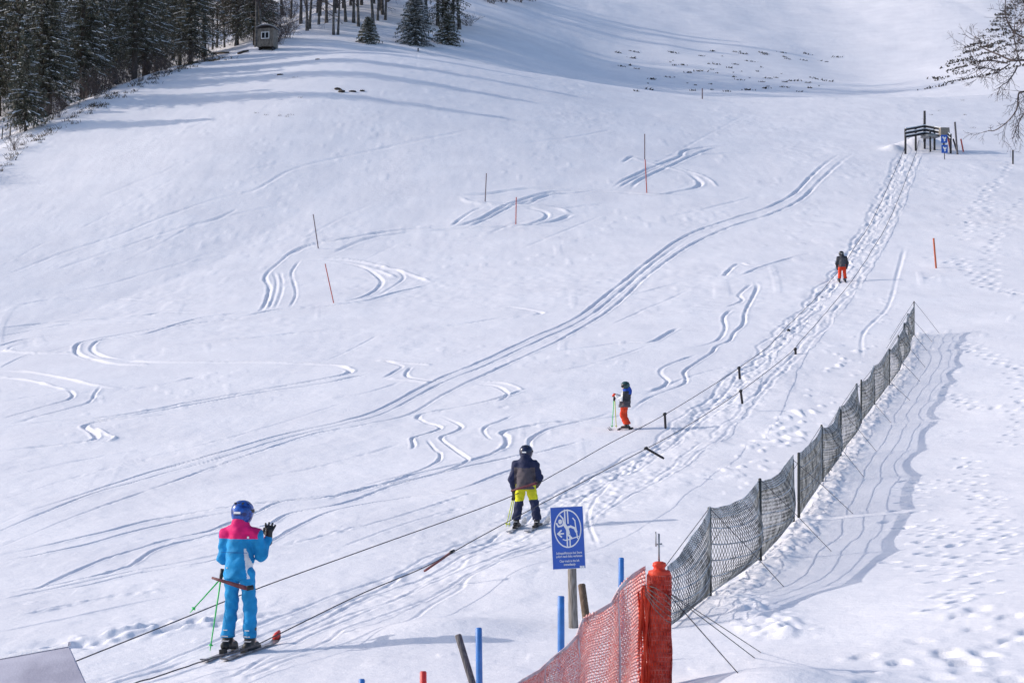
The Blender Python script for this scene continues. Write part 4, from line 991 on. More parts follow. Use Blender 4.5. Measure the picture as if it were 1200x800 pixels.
def ski(root, foot_local, heading, L_, mt, label, tipmat=None, sink=0.0):
    Rz = Matrix.Rotation(root.rotation_euler.z, 3, 'Z'); p = root.location + Rz @ Vector(foot_local)
    hd = root.rotation_euler.z + heading; f = Vector((-math.sin(hd), math.cos(hd), 0)); r = Vector((math.cos(hd), math.sin(hd), 0))
    e = 0.45; z0 = tz(p.x, p.y)
    f3 = Vector((f.x, f.y, (gz(p.x + f.x * e, p.y + f.y * e) - gz(p.x - f.x * e, p.y - f.y * e)) / (2 * e))).normalized()
    r3 = Vector((r.x, r.y, (gz(p.x + r.x * .3, p.y + r.y * .3) - gz(p.x - r.x * .3, p.y - r.y * .3)) / .6)); r3 = (r3 - f3 * r3.dot(f3)).normalized(); n3 = r3.cross(f3)
    o = inst('ski', ski_mesh(L_, mt)); o.matrix_world = Matrix(((r3.x, f3.x, n3.x, p.x), (r3.y, f3.y, n3.y, p.y), (r3.z, f3.z, n3.z, z0 + 0.012 - sink), (0, 0, 0, 1)))
    tag(o, label, 'ski')
    m = MB(); m.box((0, 0.17, 0.03), (0.055, 0.07, 0.034)); m.build('toe_binding', M['black'], o)
    m = MB(); m.box((0, -0.13, 0.034), (0.055, 0.09, 0.042)); m.build('heel_binding', M['black'], o)
    if tipmat:
        m = MB(); m.tube([(0, 0.54 * L_ - 0.11, 0.052), (0, 0.54 * L_ - 0.05, 0.075), (0, 0.54 * L_ + 0.004, 0.112)], [0.036, 0.040, 0.015], 8); m.build('tip_guard', tipmat, o, True)
    return z0
def ski_pole(root, a, b, mt, label, thick=0.008, group=None):
    """a grip, b tip in the local frame of the person"""
    Rz = Matrix.Rotation(root.rotation_euler.z, 3, 'Z'); A = root.location + Rz @ Vector(a); Bv = root.location + Rz @ Vector(b)
    o = empty('ski_pole', Bv, 0, label, 'ski pole', group); d = A - Bv; dn = d.normalized()
    m = MB(); m.tube([Vector((0, 0, 0)), dn * 0.04, d * 0.5, d], [0.003, thick * 0.7, thick * 0.9, thick], 8); m.build('shaft', mt, o, True)
    m = MB(); m.tube([d - dn * 0.10, d - dn * 0.05, d + dn * 0.015], [thick * 1.8, thick * 2.2, thick * 2.2], 8); m.build('grip', M['black'], o, True)
    m = MB(); u = dn.orthogonal().normalized(); v_ = dn.cross(u)
    m.tube([dn * 0.055, dn * 0.06, dn * 0.075], [thick * 2.6, thick * 2.8, thick * 1.2], 10); m.build('basket', mt, o, True)
    return o
HEAD = -math.atan(RA[2])

# --- skier in turquoise and pink
J1 = dict(hipL=(-.085, -.01, .86), hipR=(.085, -.01, .86), knL=(-.115, .05, .49), knR=(.10, .06, .49), anL=(-.135, .0, .135), anR=(.115, .02, .135), chest=(0, .02, 1.17), neck=(0.0, .03, 1.355), head=(0.01, .05, 1.475),
          shL=(-.175, .02, 1.265), shR=(.175, .03, 1.265), elL=(-.235, .06, 1.0), wrL=(-.16, .25, .96), elR=(.235, .05, 1.04), wrR=(.245, .19, 1.225), hem=(0, 0, .80),
          handR=dict(dir=(0.10, 0.05, 1), palm=(-.2, 1, 0), curl=0.28, spread=0.22), handL=dict(curl=0.7, palm=(1, 0, -0.3)))
r1, J1s = skier(P1, HEAD, 1.62, J1, 'person in a turquoise ski suit with pink shoulders raising a gloved hand, being towed uphill',
           dict(jacket=[M['j_blue'], M['j_pink'], M['j_white']], jpick=lambda x, y, z: 1 if (z > 1.195 + 0.02 * abs(x) and abs(x) < 0.225) else (2 if (0.088 + (1.10 - z) * 0.14 < x < 0.108 + (1.10 - z) * 0.28 and .785 < z < 1.10 and y < .06 and x < .21) else 0),
                trousers=[M['j_blue']], boot=M['black'], glove=M['black'], helmet=M['helmet_blue']), 0.011, None, 0.89, 1.0)
for q, nm, tm in (('L', 'grey ski under the left boot of the person in turquoise', None), ('R', 'grey ski with a red tip under the right boot of the person in turquoise', M['red_pole'])):
    a = J1s['an' + q]; ski(r1, (a[0], a[1] + 0.02, 0), 0.0 if q == 'R' else 0.06, 1.32, M['ski_dark'], nm, tm)
wl = J1s['wrL']
ski_pole(r1, (wl[0] - .02, wl[1] + .05, wl[2]), (-0.50, -0.15, 0.42), M['pole_green'], 'green ski pole held out behind the person in turquoise', 0.009)
ski_pole(r1, (-.215, 0.02, .86), (-0.265, -0.14, 0.03), M['pole_green'], 'green ski pole standing on the snow beside the person in turquoise', 0.009)
def patch(root, mesh_name, tx, tz_, size, mt):
    ch = [c for c in root.children if c.name.split('.')[0] == mesh_name][0]
    vs = [v.co for v in ch.data.vertices if abs(v.co.x - tx) < 0.02 and abs(v.co.z - tz_) < 0.02]
    y_ = min(v.y for v in vs)
    m = MB(); m.box((tx, y_ - 0.001, tz_), (size[0], 0.006, size[1])); return m.build('logo_patch', mt, ch)
patch(r1, 'jacket', 0.125, 1.215, (0.022, 0.022), M['j_white'])
patch(r1, 'jacket', -0.085, 0.90, (0.018, 0.012), M['j_white'])
patch(r1, 'trousers', -0.13, 0.245, (0.05, 0.010), M['j_white'])
patch(r1, 'trousers', 0.115, 0.245, (0.05, 0.010), M['j_white'])
patch(r1, 'jacket', 0.0, 1.06, (0.30, 0.006), M['j_seam'])
# bar behind the hips
def tow_bar(root, a, b, label, mt):
    Rz = Matrix.Rotation(root.rotation_euler.z, 3, 'Z'); A = root.location + Rz @ Vector(a); Bv = root.location + Rz @ Vector(b)
    o = empty('tow_bar', A, 0, label, 'tow bar'); d = Bv - A
    m = MB(); m.tube([d * 0, d * 0.25, d * 0.9, d], [0.012, 0.017, 0.024, 0.018], 8); m.build('grip', mt, o, True)
    m = MB(); m.tube([d * 0.97, d * 1.0 + Vector((0.05, 0.04, 0.01))], 0.026, 8); m.build('clamp', M['black'], o, True)
tow_bar(r1, (-0.215, -0.205, 0.80), (0.20, -0.215, 0.70), 'maroon tow handle pressed behind the hips of the person in turquoise', M['handle_red'])

# --- skier in grey jacket and yellow trousers
J2 = dict(hipL=(-.09, 0, .86), hipR=(.09, 0, .86), knL=(-.15, .04, .48), knR=(.17, .05, .48), anL=(-.19, -.01, .135), anR=(.225, .02, .135), chest=(0, .0, 1.17), neck=(0.0, .02, 1.36), head=(0.0, .05, 1.475),
          shL=(-.19, .0, 1.255), shR=(.19, .0, 1.255), elL=(-.275, -.02, .97), wrL=(-.255, .03, .72), elR=(.275, .03, .99), wrR=(.17, .25, .86), hem=(0, 0, .775), hemtilt=0.0,
          handL=dict(curl=0.9, palm=(1, 0.2, 0)), handR=dict(curl=0.9, palm=(-1, 0, 0)))
r2, J2s = skier(P2, HEAD, 1.42, J2, 'person in a dark grey jacket and yellow ski trousers being towed uphill',
           dict(jacket=[M['j_greybrown'], M['j_navy']], jpick=lambda x, y, z: 1 if (z > 1.03 + 0.12 * max(0, abs(x) - .1) or abs(x) > 0.185) else 0,
                trousers=[M['j_yellow'], M['j_navy']], tpick=lambda x, y, z: 1 if z < 0.475 + 0.12 * x else 0, boot=M['black'], glove=M['black'], helmet=M['helmet_navy']), 0.012, None, 1.06, 1.12)
for q, nm in (('L', 'pale ski under the left boot of the person in yellow trousers'), ('R', 'pale ski under the right boot of the person in yellow trousers')):
    a = J2s['an' + q]; ski(r2, (a[0], a[1] + 0.02, 0), 0.05 if q == 'L' else -0.05, 1.15, M['ski_white'], nm)
wl = J2s['wrL']
for dx, nm in ((-0.02, 'yellow ski pole hanging from the left hand of the person in yellow trousers, outer one'), (0.03, 'yellow ski pole hanging from the left hand of the person in yellow trousers, inner one')):
    ski_pole(r2, (wl[0] + dx * .5, wl[1] + .02, wl[2] - .05), (wl[0] - 0.07 + dx, wl[1] - 0.16, 0.02), M['pole_yellow'], nm, 0.0095)
tow_bar(r2, (-0.20, -0.20, 0.64), (0.26, -0.17, 0.78), 'maroon tow handle behind the hips of the person in yellow trousers', M['handle_red'])

# --- child in profile, red trousers
J3 = dict(hipL=(-.08, 0.0, .84), hipR=(.08, 0.0, .84), knL=(-.09, .06, .48), knR=(.09, .02, .48), anL=(-.09, -.06, .135), anR=(.09, -.09, .135), chest=(0, -.04, 1.15), neck=(0, -.06, 1.34), head=(0, -.02, 1.465),
          shL=(-.18, -.05, 1.25), shR=(.18, -.05, 1.25), elL=(-.22, .06, 1.02), wrL=(-.14, .29, 1.14), elR=(.22, .07, 1.06), wrR=(.12, .30, 1.18), hem=(0, 0, .76),
          handL=dict(curl=0.9, palm=(0.3, 0, -1)), handR=dict(curl=0.9, palm=(-.3, 0, -1)))
r3, J3s = skier(P3, math.radians(82), 1.24, J3, 'child in red trousers and a dark jacket standing sideways with both hands raised',
           dict(jacket=[M['j_dark'], M['j_royal'], M['j_white'], M['j_greybrown']], jpick=lambda x, y, z: 2 if (y > 0.035 and z > 0.72) and abs(x) > 0.07 else (1 if z > 0.985 or (z > .9 and y < -.12) else (0 if z > .72 else 3)),
                trousers=[M['j_red']], boot=M['black'], glove=M['j_red'], helmet=M['helmet_teal']), 0.012, None, 1.22, 1.2)
for q, nm in (('L', 'dark ski under the left boot of the child standing sideways'), ('R', 'dark ski under the right boot of the child standing sideways')):
    a = J3s['an' + q]; ski(r3, (a[0], a[1] + 0.02, 0), 0.0, 0.85, M['ski_dark'], nm, None, 0.03)
for q, nm in (('L', 'bright green ski pole hanging from the left hand of the child in red trousers'), ('R', 'bright green ski pole hanging from the right hand of the child in red trousers')):
    wq = J3s['wr' + q]; sg = -1 if q == 'L' else 1
    ski_pole(r3, (wq[0], wq[1] + .04, wq[2] - .02), (wq[0] + sg * .05, wq[1] + (0.10 if q == 'L' else 0.0), 0.03), M['pole_green'] if q == 'L' else M['pole_yellow'], nm if q == 'L' else 'yellow green ski pole hanging from the right hand of the child in red trousers', 0.012)

# --- far skier
J4 = dict(J2, knL=(-.12, .06, .48), knR=(.13, .06, .48), anL=(-.14, .0, .135), anR=(.16, .0, .135), elL=(-.28, .0, .97), wrL=(-.25, .10, .74), elR=(.28, .02, .99), wrR=(.26, .12, .78), head=(-0.03, .05, 1.465))
r4, J4s = skier(P4, HEAD + 0.2, 1.45, J4, 'person in a charcoal jacket and red trousers far up the tow track',
           dict(jacket=[M['j_mid'], M['j_dark']], jpick=lambda x, y, z: 1 if (z > 1.1 or abs(x) > 0.2) else 0, trousers=[M['j_red']], boot=M['black'], glove=M['black'], helmet=M['helmet_black']), 0.016, None, 1.1, 1.1)
for q, nm in (('L', 'dark ski under the left boot of the person in the charcoal jacket'), ('R', 'dark ski under the right boot of the person in the charcoal jacket')):
    a = J4s['an' + q]; ski(r4, (a[0], a[1] + 0.02, 0), 0.0, 1.2, M['ski_dark'], nm, None, 0.02)

# ------------------------------------------------------------------ trees
def spruce_meshes(Ht, seed, density=1.0, base=0.06, spread=0.21, snow_amt=0.35, grey=False):
    r = random.Random(seed); tr = MB(); nl = MB(); sn = MB()
    lean = r.uniform(-.012, .012)
    tr.tube([(lean * z, 0, z) for z in np.linspace(-0.4, Ht * 0.985, 10)], [Ht * 0.0155 * (1 - 0.96 * t) + 0.006 for t in np.linspace(0, 1, 10)], 8)
    z = Ht * base
    while z < Ht * 0.985:
        t = z / Ht; L0 = Ht * spread * (1 - t) ** 0.85 + 0.12
        if t < 0.18: L0 *= 0.65 + 1.9 * t
        nb = max(4, int((7 + 3 * r.random()) * density))
        a0 = r.uniform(0, 6.28)
        for b in range(nb):
            if r.random() < 0.10: continue
            az = a0 + 6.283 * b / nb + r.uniform(-.3, .3); L_ = L0 * r.uniform(0.62, 1.15)
            d = Vector((math.cos(az), math.sin(az), 0)); up0 = 0.30 * t - 0.10 + r.uniform(-.1, .1)
            n_ = max(3, int(L_ / 0.25)); prev = None; pts = []
            for i in range(n_ + 1):
                q = i / n_; pts.append(Vector((lean * z, 0, z)) + d * L_ * q + Vector((0, 0, L_ * (up0 * q - 0.34 * (1 - t * .7) * q * q + 0.16 * max(0, q - .7)))))
            tr.tube(pts, [0.028 * (1 - 0.8 * i / n_) * Ht / 14 + 0.004 for i in range(n_ + 1)], 3, cap=False)
            for rep in range(2 if r.random() < snow_amt * 1.4 else 0):
                sv = Vector((-d.y, d.x, 0)); i0 = max(1, min(n_ - 1, int(n_ * r.uniform(.1, .95)))); wst = r.uniform(.04, .10) * (1.4 if Ht < 9 else 1); i1 = min(n_, i0 + r.randint(1, 3 if Ht > 9 else 5))
                vv = []
                for i in range(i0, i1 + 1):
                    a = pts[i] + Vector((r.gauss(0, .03), r.gauss(0, .03), .045)); ww = wst * r.uniform(.4, 1.3); vv += [a - sv * ww - Vector((0, 0, .03)), a + Vector((0, 0, .03)), a + sv * ww - Vector((0, 0, .03))]
                sn.add(vv, [(k_ * 3 + e, k_ * 3 + e + 1, k_ * 3 + e + 4, k_ * 3 + e + 3) for k_ in range(len(vv) // 3 - 1) for e in (0, 1)])
            for i in range(1, n_ + 1):
                q = i / n_; wd = (0.17 + 0.30 * L_ * (1 - q) * 0.5) * r.uniform(0.8, 1.2); sdv = Vector((-d.y, d.x, 0))
                for sgn in (-1, 1):
                    tipv = pts[i] + sdv * sgn * wd * r.uniform(.6, 1.15) + d * r.uniform(0.05, 0.30) + Vector((0, 0, -r.uniform(0.05, 0.22)))
                    c = pts[i]; e = (tipv - c); wv = d * r.uniform(0.045, 0.085) + Vector((0, 0, r.uniform(-.04, .04)))
                    k_ = len(nl.v) ; nl.add([c - wv * .5, c + e * .45 - wv, tipv, c + e * .5 + wv + Vector((0, 0, -.03))], [(0, 1, 2, 3)])
                    hang = c + e * r.uniform(.3, .8); ln = r.uniform(0.14, 0.34); w2 = Vector((r.uniform(-.06, .06), r.uniform(-.06, .06), 0))
                    nl.add([hang - w2, hang + w2, hang + w2 * .4 + Vector((0, 0, -ln)), hang - w2 * .3 + Vector((0, 0, -ln * .8))], [(0, 1, 2, 3)])
                    if r.random() < snow_amt * (1.1 - 0.5 * t):
                        o = Vector((0, 0, 0.035)); sc = r.uniform(.45, .85); p0 = c + e * .1
                        sn.add([p0 - wv * .5 * sc + o * .4, p0 + e * .4 * sc - wv * sc + o, p0 + e * .85 * sc + o * .3, p0 + e * .45 * sc + wv * sc + o], [(0, 1, 2, 3)])
                if i == n_: 
                    tipv = pts[i] + d * r.uniform(.12, .3) + Vector((0, 0, -.05)); c = pts[i]
                    nl.add([c - sdv * .09, tipv, c + sdv * .09, c - d * .15], [(0, 1, 2, 3)])
        z += Ht * r.uniform(0.018, 0.028) / density ** 0.5 + 0.03
    return tr.mesh('trunk', M['bark']), nl.mesh('crown', M['needles_grey'] if grey else M['needles']), sn.mesh('snow', M['tree_snow'])
def branch_rec(m, p, d, L_, r_, depth, r, droop=0.0, thin=0.006, split=(2, 4)):
    n_ = 4; pts = [p]; q = p.copy(); dd = d.copy()
    for i in range(n_):
        dd = (dd + Vector((r.gauss(0, .13), r.gauss(0, .13), r.gauss(0, .10) - droop * 0.25 + 0.05))).normalized(); q = q + dd * L_ / n_; pts.append(q.copy())
    m.tube(pts, [max(thin, r_ * (1 - 0.5 * i / n_)) for i in range(n_ + 1)], 6 if r_ > 0.07 else (4 if r_ > 0.02 else 3), cap=False)
    if depth <= 0: return
    for k_ in range(r.randint(*split) + (2 if depth == 1 else 0)):
        i = r.randint(1, n_); a = pts[i]; ax = dd.orthogonal().normalized(); ax.rotate(Matrix.Rotation(r.uniform(0, 6.28), 3, dd))
        nd = (dd * r.uniform(.5, .9) + ax * r.uniform(.5, .95)).normalized()
        branch_rec(m, a, nd, L_ * r.uniform(.45, .72), r_ * 0.52, depth - 1, r, droop, thin, split)
def bare_meshes(Ht, seed, first=0.25, thin=0.010, side=True):
    r = random.Random(seed); tr = MB(); cr = MB(); n_ = 9
    kx, ky = r.uniform(-.05, .05), r.uniform(-.04, .04)
    pts = [Vector((Ht * kx * t + 0.12 * math.sin(t * 5 + seed), Ht * ky * t + .1 * math.sin(t * 4), Ht * t - 0.3)) for t in np.linspace(0, 1, n_ + 1)]
    rad = [Ht * 0.0100 * (1 - 0.9 * t) + 0.012 for t in np.linspace(0, 1, n_ + 1)]; rad[0] *= 1.35
    tr.tube(pts, rad, 8)
    for k_ in range(int(17 * Ht / 12)):
        t = r.uniform(first, 0.97); i = min(n_ - 1, int(t * n_)); a = pts[i].lerp(pts[i + 1], t * n_ - i); az = r.uniform(0, 6.28)
        d = Vector((math.cos(az) * .8, math.sin(az) * .8, r.uniform(.25, .9))).normalized()
        branch_rec(cr, a, d, Ht * 0.22 * (1.15 - 0.7 * t) * r.uniform(.6, 1.2), rad[i] * 0.42, 3 if t < .8 else 2, r, 0.05, thin)
    return tr.mesh('trunk', M['bark_pale']), cr.mesh('crown', M['twig'])
SPR = [spruce_meshes(19, 1, 1.0, 0.10, .21, .45), spruce_meshes(17, 2, 1.1, 0.13, 0.23, 0.38), spruce_meshes(21, 3, 0.95, 0.16, 0.19, 0.42), spruce_meshes(8.6, 4, 1.0, 0.10, 0.24, 0.24),
       spruce_meshes(7.5, 5, 1.2, 0.02, 0.36, 0.9, True), spruce_meshes(3.3, 6, 1.0, 0.02, 0.52, 0.85)]
BARE = [bare_meshes(13, 11, 0.12), bare_meshes(15, 12, 0.2), bare_meshes(11, 13, 0.1), bare_meshes(14, 14, 0.15)]
def tree(kind, x, y, var, sc, label, group, rz=None):
    root = empty(kind, on(x, y), rng.uniform(0, 6.28) if rz is None else rz, label, 'tree', group); root.scale = (sc, sc, sc * rng.uniform(.95, 1.06))
    ms = SPR[var] if 'spruce' in kind else BARE[var]
    for nm, me_ in zip(('trunk', 'crown', 'snow_load'), ms):
        o = inst(nm, me_, root)
        if nm == 'snow_load': o['kind'] = 'stuff'
    return root
G1 = 'spruces along the left edge of the slope'
p = ray1(30, 154); tree('spruce_tree', p.x, p.y, 3, 1.0, 'small dark green spruce at the lowest end of the tree line', None, 1.0)
for px_, py_, var, sc in ((62, 134, 2, 0.9), (110, 106, 2, 1.0), (164, 88, 1, 1.05), (182, 80, 0, 1.05), (213, 71, 1, 0.95)):
    p = ray1(px_, py_); tree('spruce_tree', p.x - 1.2, p.y + 0.5, var, sc, 'tall dark spruce dusted with snow standing along the left edge of the slope', G1)
for k, (dx, y_, var, sc) in enumerate(((-5, 139, 1, .9), (-6, 148, 0, 1.0), (-4, 155, 2, .9), (-9, 156, 1, 1.1), (-6, 163, 0, .95), (-13, 150, 2, 1.0), (-12, 165, 1, 1.1), (-16, 158, 0, 1.1), (-4, 170, 1, .9), (-10, 173, 2, 1.0))):
    tree('spruce_tree', float(edge_x(y_)) + dx, y_, var, sc, 'tall snow dusted spruce in the wood behind the front row of spruces', 'spruces inside the wood')
p = ray1(290, 58); tree('spruce_tree', p.x, p.y + 5, 1, 0.8, 'tall dark spruce directly behind the small wooden hut', None)
for k in range(9):
    y_ = 133 + k * 5.2; x_ = -51 - rng.uniform(0, 8) + 0.1 * (y_ - 130)
    tree('spruce_tree', x_, y_, k % 3, rng.uniform(.8, 1.0), 'tall snow dusted spruce on the far side of the wood', 'spruces on the far side of the wood')
for k in range(20):
    y_ = 178 + k * 4.6; x_ = -28 - rng.uniform(2, 24) - max(0, 205 - y_) * 0.2
    tree('spruce_tree', x_, y_, k % 3, rng.uniform(.9, 1.15), 'tall spruce deep in the wood far behind the hut', 'spruces deep in the wood')
GB = 'bare trees on the snowy bank behind the crest'
for px_, py_, var, sc in ((254, 57, 0, .95), (262, 57, 2, 1.0), (275, 55, 1, .9), (247, 60, 2, .8), (299, 56, 1, 1.0), (304, 55, 3, 1.1)):
    p = ray1(px_, py_); tree('bare_tree', p.x, p.y + 0.8, var, sc, 'leafless grey tree in the group left of the small wooden hut', 'bare trees left of the hut')
for px_, py_, var, sc in ((352, 28, 1, 1.2), (359, 36, 0, 1.3), (363, 34, 3, 1.2), (373, 29, 2, 1.3), (382, 27, 1, 1.2), (392, 41, 0, 1.1), (396, 41, 2, 1.2), (404, 26, 3, 1.2), (415, 27, 1, 1.2), (420, 31, 0, 1.3), (436, 29, 3, 1.3), (443, 24, 2, 1.2), (452, 24, 0, 1.2), (341, 22, 2, 1.3), (330, 18, 1, 1.3), (500, 28, 1, 1.4), (512, 30, 3, 1.4), (520, 30, 0, 1.5), (530, 30, 1, 1.5), (537, 34, 3, 1.5)):
    p = ray1(px_, py_); tree('bare_tree', p.x, p.y, var, sc, 'leafless tree rising from the snowy bank behind the crest', GB)
for k in range(16):
    p = ray1(rng.uniform(250, 545), rng.uniform(2, 20)); tree('bare_tree', p.x, p.y, rng.randint(0, 3), rng.uniform(1.1, 1.5), 'leafless tree rising from the snowy bank behind the crest', GB)
for px_, py_, var, sc, lb in ((431, 50, 5, 0.95, 'small round snow laden spruce on the crest below the bare trees'), (486, 52, 4, 1.0, 'wide frosted grey spruce on the crest, broadest of the small ones'), (524, 51, 5, 1.15, 'dark bushy young spruce on the crest right of the frosted one')):
    p = ray1(px_, py_ + 1.5); tree('young_spruce', p.x, p.y + 0.8, var, sc, lb, None)
p = ray1(520, 46); tree('spruce_tree', p.x, p.y + 6, 1, 0.9, 'tall dark spruce behind the young spruces on the crest', None)

# bare tree at the right edge, trunk just beyond it
bt = on(*ray1(1232, 262).xy[:]); btr = empty('bare_tree', bt, 0, 'large leafless tree with drooping branches on the right below the tussock bank', 'tree'); cb = bt.y / cp
def bp_(px_, py_, dy_=0): v = Vector(pix(px_, py_, cb)) - bt; return Vector((v.x, dy_, v.z))
m = MB(); m.tube([bp_(1232, 272), bp_(1231, 220), bp_(1227, 160, .2), bp_(1226, 110, .1), bp_(1224, 60, 0), bp_(1229, 0, .3), bp_(1226, -60, .3), bp_(1230, -120, .4)], [.34, .29, .24, .21, .18, .14, .09, .04], 10); m.build('trunk', M['twig'], btr, True)
rr = random.Random(5); m = MB()
limbs = [([(1224, 76), (1210, 71), (1200, 70), (1188, 69), (1176, 58), (1163, 46), (1160, 34)], .16, 0.0), ([(1188, 69), (1170, 64), (1152, 66), (1141, 58), (1139, 52)], .085, 0.0), ([(1192, 69), (1180, 76), (1165, 74), (1150, 78), (1146, 88)], .07, .2),
         ([(1226, 112), (1210, 106), (1196, 108), (1192, 116), (1190, 130), (1181, 143), (1172, 149), (1168, 147)], .13, .35), ([(1200, 72), (1192, 84), (1182, 95), (1172, 102), (1168, 112)], .08, .4),
         ([(1226, 60), (1212, 40), (1200, 28), (1188, 10), (1180, -12)], .13, -.1), ([(1226, 90), (1215, 100), (1205, 125), (1198, 140), (1196, 158)], .08, .5), ([(1228, 20), (1214, 0), (1196, -20), (1170, -30)], .13, 0), ([(1205, 70), (1198, 50), (1192, 36), (1190, 20)], .07, 0), ([(1226, 70), (1240, 50), (1262, 40), (1290, 46)], .16, .1), ([(1228, 100), (1246, 92), (1270, 100), (1284, 118)], .13, .3), ([(1229, 0), (1245, -30), (1266, -50)], .12, 0)]
for pts, r0, dr in limbs:
    cv = catmull(pts, 6); ph = rr.uniform(0, 6); P = [bp_(x, y, 0.5 * math.sin(i * 0.11 + ph) * (1 + 0.04 * i)) for i, (x, y) in enumerate(cv)]
    m.tube(P, [r0 * 0.45 * (1 - 0.78 * i / len(P)) + .010 for i in range(len(P))], 6)
    for k in range(len(P) // 3 + 4):
        i = rr.randint(max(1, len(P) // 5), len(P) - 2); d = (P[i + 1] - P[i - 1]).normalized()
        ax = d.orthogonal().normalized(); ax.rotate(Matrix.Rotation(rr.uniform(0, 6.28), 3, d))
        branch_rec(m, P[i], (d * .6 + ax * .8 + Vector((0, 0, -dr))).normalized(), rr.uniform(0.5, 1.2), 0.020, 2, rr, dr * 1.2, 0.008, (1, 3))
m.build('crown', M['twig'], btr)

# undergrowth along the tree line and between the trunks
def shrub_mesh(seed, h=1.6, n_=16):
    r = random.Random(seed); m = MB()
    for k in range(n_):
        az = r.uniform(0, 6.28); d = Vector((math.cos(az) * .5, math.sin(az) * .5, 1)).normalized()
        branch_rec(m, Vector((r.gauss(0, .2), r.gauss(0, .2), -.05)), d, h * r.uniform(.5, 1), 0.018, 2, r, 0, 0.008, (1, 3))
    return m.mesh('twigs', M['twig'])
SHR = [shrub_mesh(s_) for s_ in (1, 2, 3)]
for k in range(46):
    y_ = rng.uniform(112, 172); x_ = float(edge_x(y_)) - rng.uniform(0.5, 6)
    tag(inst('leafless_shrub', SHR[k % 3], None, on(x_, y_), (0, 0, rng.uniform(0, 6)), rng.uniform(.6, 1.4)), 'leafless brown shrub in the undergrowth below the spruces', 'shrub', 'shrubs along the tree line')
for k in range(22):
    p = ray1(rng.uniform(245, 345), rng.uniform(20, 54)); tag(inst('leafless_shrub', SHR[k % 3], None, on(p.x, p.y + 1), (0, 0, rng.uniform(0, 6)), rng.uniform(.7, 1.6)), 'leafless brown shrub among the bare trees around the hut', 'shrub', 'shrubs around the hut')
for px_, py_, s_ in ((575, 4, 1.6), (590, 3, 1.9), (605, 2, 1.9), (620, 1, 1.6), (636, -1, 1.4), (548, 30, .8)):
    p = ray1(px_, py_); tag(inst('leafless_shrub', SHR[int(px_) % 3], None, on(p.x, p.y), (0, 0, px_), (s_ * 1.6, s_ * 1.6, s_)), 'leafless brown bush in the thicket on the upper slope above the gully', 'shrub', 'bushes above the gully')
# tussocks of dead grass pushing through the snow
def tufts(pts, name, label, blades=16, tall=0.28, mt='grass', th=1.0):
    m = MB()
    for x_, y_, s_ in pts:
        g = tz(x_, y_)
        for k in range(blades):
            ox, oy = rng.gauss(0, 0.8 * s_), rng.gauss(0, 0.35 * s_); az = rng.uniform(0, 6.28); hh = tall * rng.uniform(.4, 1.1) * (0.5 + s_)
            b = Vector((x_ + ox, y_ + oy, tz(x_ + ox, y_ + oy) - 0.03)); tp = b + Vector((math.cos(az) * hh * .8, math.sin(az) * hh * .8, hh))
            m.tube([b, (b + tp) / 2 + Vector((0, 0, hh * .15)), tp], [(0.13 * s_ + .02) * th, (0.09 * s_ + .012) * th, 0.01], 3, cap=False)
    return tag(m.build(name, M[mt], None), label, None, None, 'stuff')
pts = []
for k in range(90):
    px_ = rng.gauss(845, 75); py_ = rng.uniform(60, 108)
    if 715 < px_ < 985: p = ray1(px_, py_); pts.append((p.x, p.y, rng.uniform(.12, .65) ** 1.4))
tufts(pts, 'grass_tussocks', 'dark grass tussocks poking through the snow of the back slope', blades=12, mt='tussock')
pts = []
for row in range(13):
    for k in range(24):
        f = rng.random(); y0 = 104 - row * 9.5; px_ = 1082 + row * 10 + f * (1215 - 1082 - row * 10); py_ = y0 - f * 30 + rng.gauss(0, 1.2)
        if px_ < 1205 and py_ < 108: p = ray1(px_, py_); pts.append((p.x, p.y, rng.uniform(.25, .9)))
tufts(pts, 'grass_tussocks', 'rows of dark grass tussocks on the steep bank behind the large bare tree', blades=8, mt='tussock')
pts = []
for k in range(150):
    y_ = rng.uniform(113, 170); p = Vector((float(edge_x(y_)) + rng.gauss(-0.3, .6), y_, 0)); pts.append((p.x, p.y, rng.uniform(.1, .4)))
tufts(pts, 'dead_grass', 'brown dead grass along the verge below the spruces', blades=11, th=0.4, tall=.35)
pts = []
for px_, py_ in ((300, 133), (312, 135), (326, 136), (335, 137), (340, 135), (352, 115), (400, 108), (330, 88), (345, 91), (395, 105), (425, 106), (1083, 140), (1100, 130), (1128, 118), (1092, 135), (1140, 150), (1155, 155), (1130, 135)):
    p = ray1(px_, py_); pts.append((p.x, p.y, .14))
tufts(pts, 'dead_grass', 'sparse dead grass stalks poking through the snow', blades=7, tall=.22, th=0.4)

# small wooden hut on the crest
hp_ = ray1(313, 59); hp_ = on(hp_.x, hp_.y + 0.4); hut = empty('small_hut', hp_, math.radians(-12), 'small grey plank hut with a double window on the crest among the trees', 'hut'); kh = hp_.y / cp / FPX
HW, HH, HDp = 20 * kh, 22 * kh, 1.5
for i in range(9):
    m = MB(); wv = HW / 9; m.box((-HW / 2 + wv * (i + .5), -HDp / 2, HH / 2 + 0.15 + rng.uniform(-.03, .03)), (wv * .94, 0.05, HH)); m.build('plank', M['hut_wood'], hut)
for sx in (-1, 1):
    m = MB(); m.box((sx * (HW / 2 - 0.03), 0, HH / 2 + .15), (0.05, HDp - .06, HH)); m.build('side_wall', M['hut_wood'], hut)
m = MB(); m.box((0, HDp / 2 - 0.03, HH / 2 + .15), (HW - .12, 0.05, HH)); m.build('back_wall', M['hut_wood'], hut)
m = MB(); vs = []; N_ = 9
for y_ in (-HDp / 2 - .2, HDp / 2 + .2):
    for th in (0, .09):
        for i in range(N_): q = -1 + 2 * i / (N_ - 1); vs.append((q * (HW / 2 + .15), y_, HH + .16 + th + 0.28 * (1 - q * q)))
fs = []
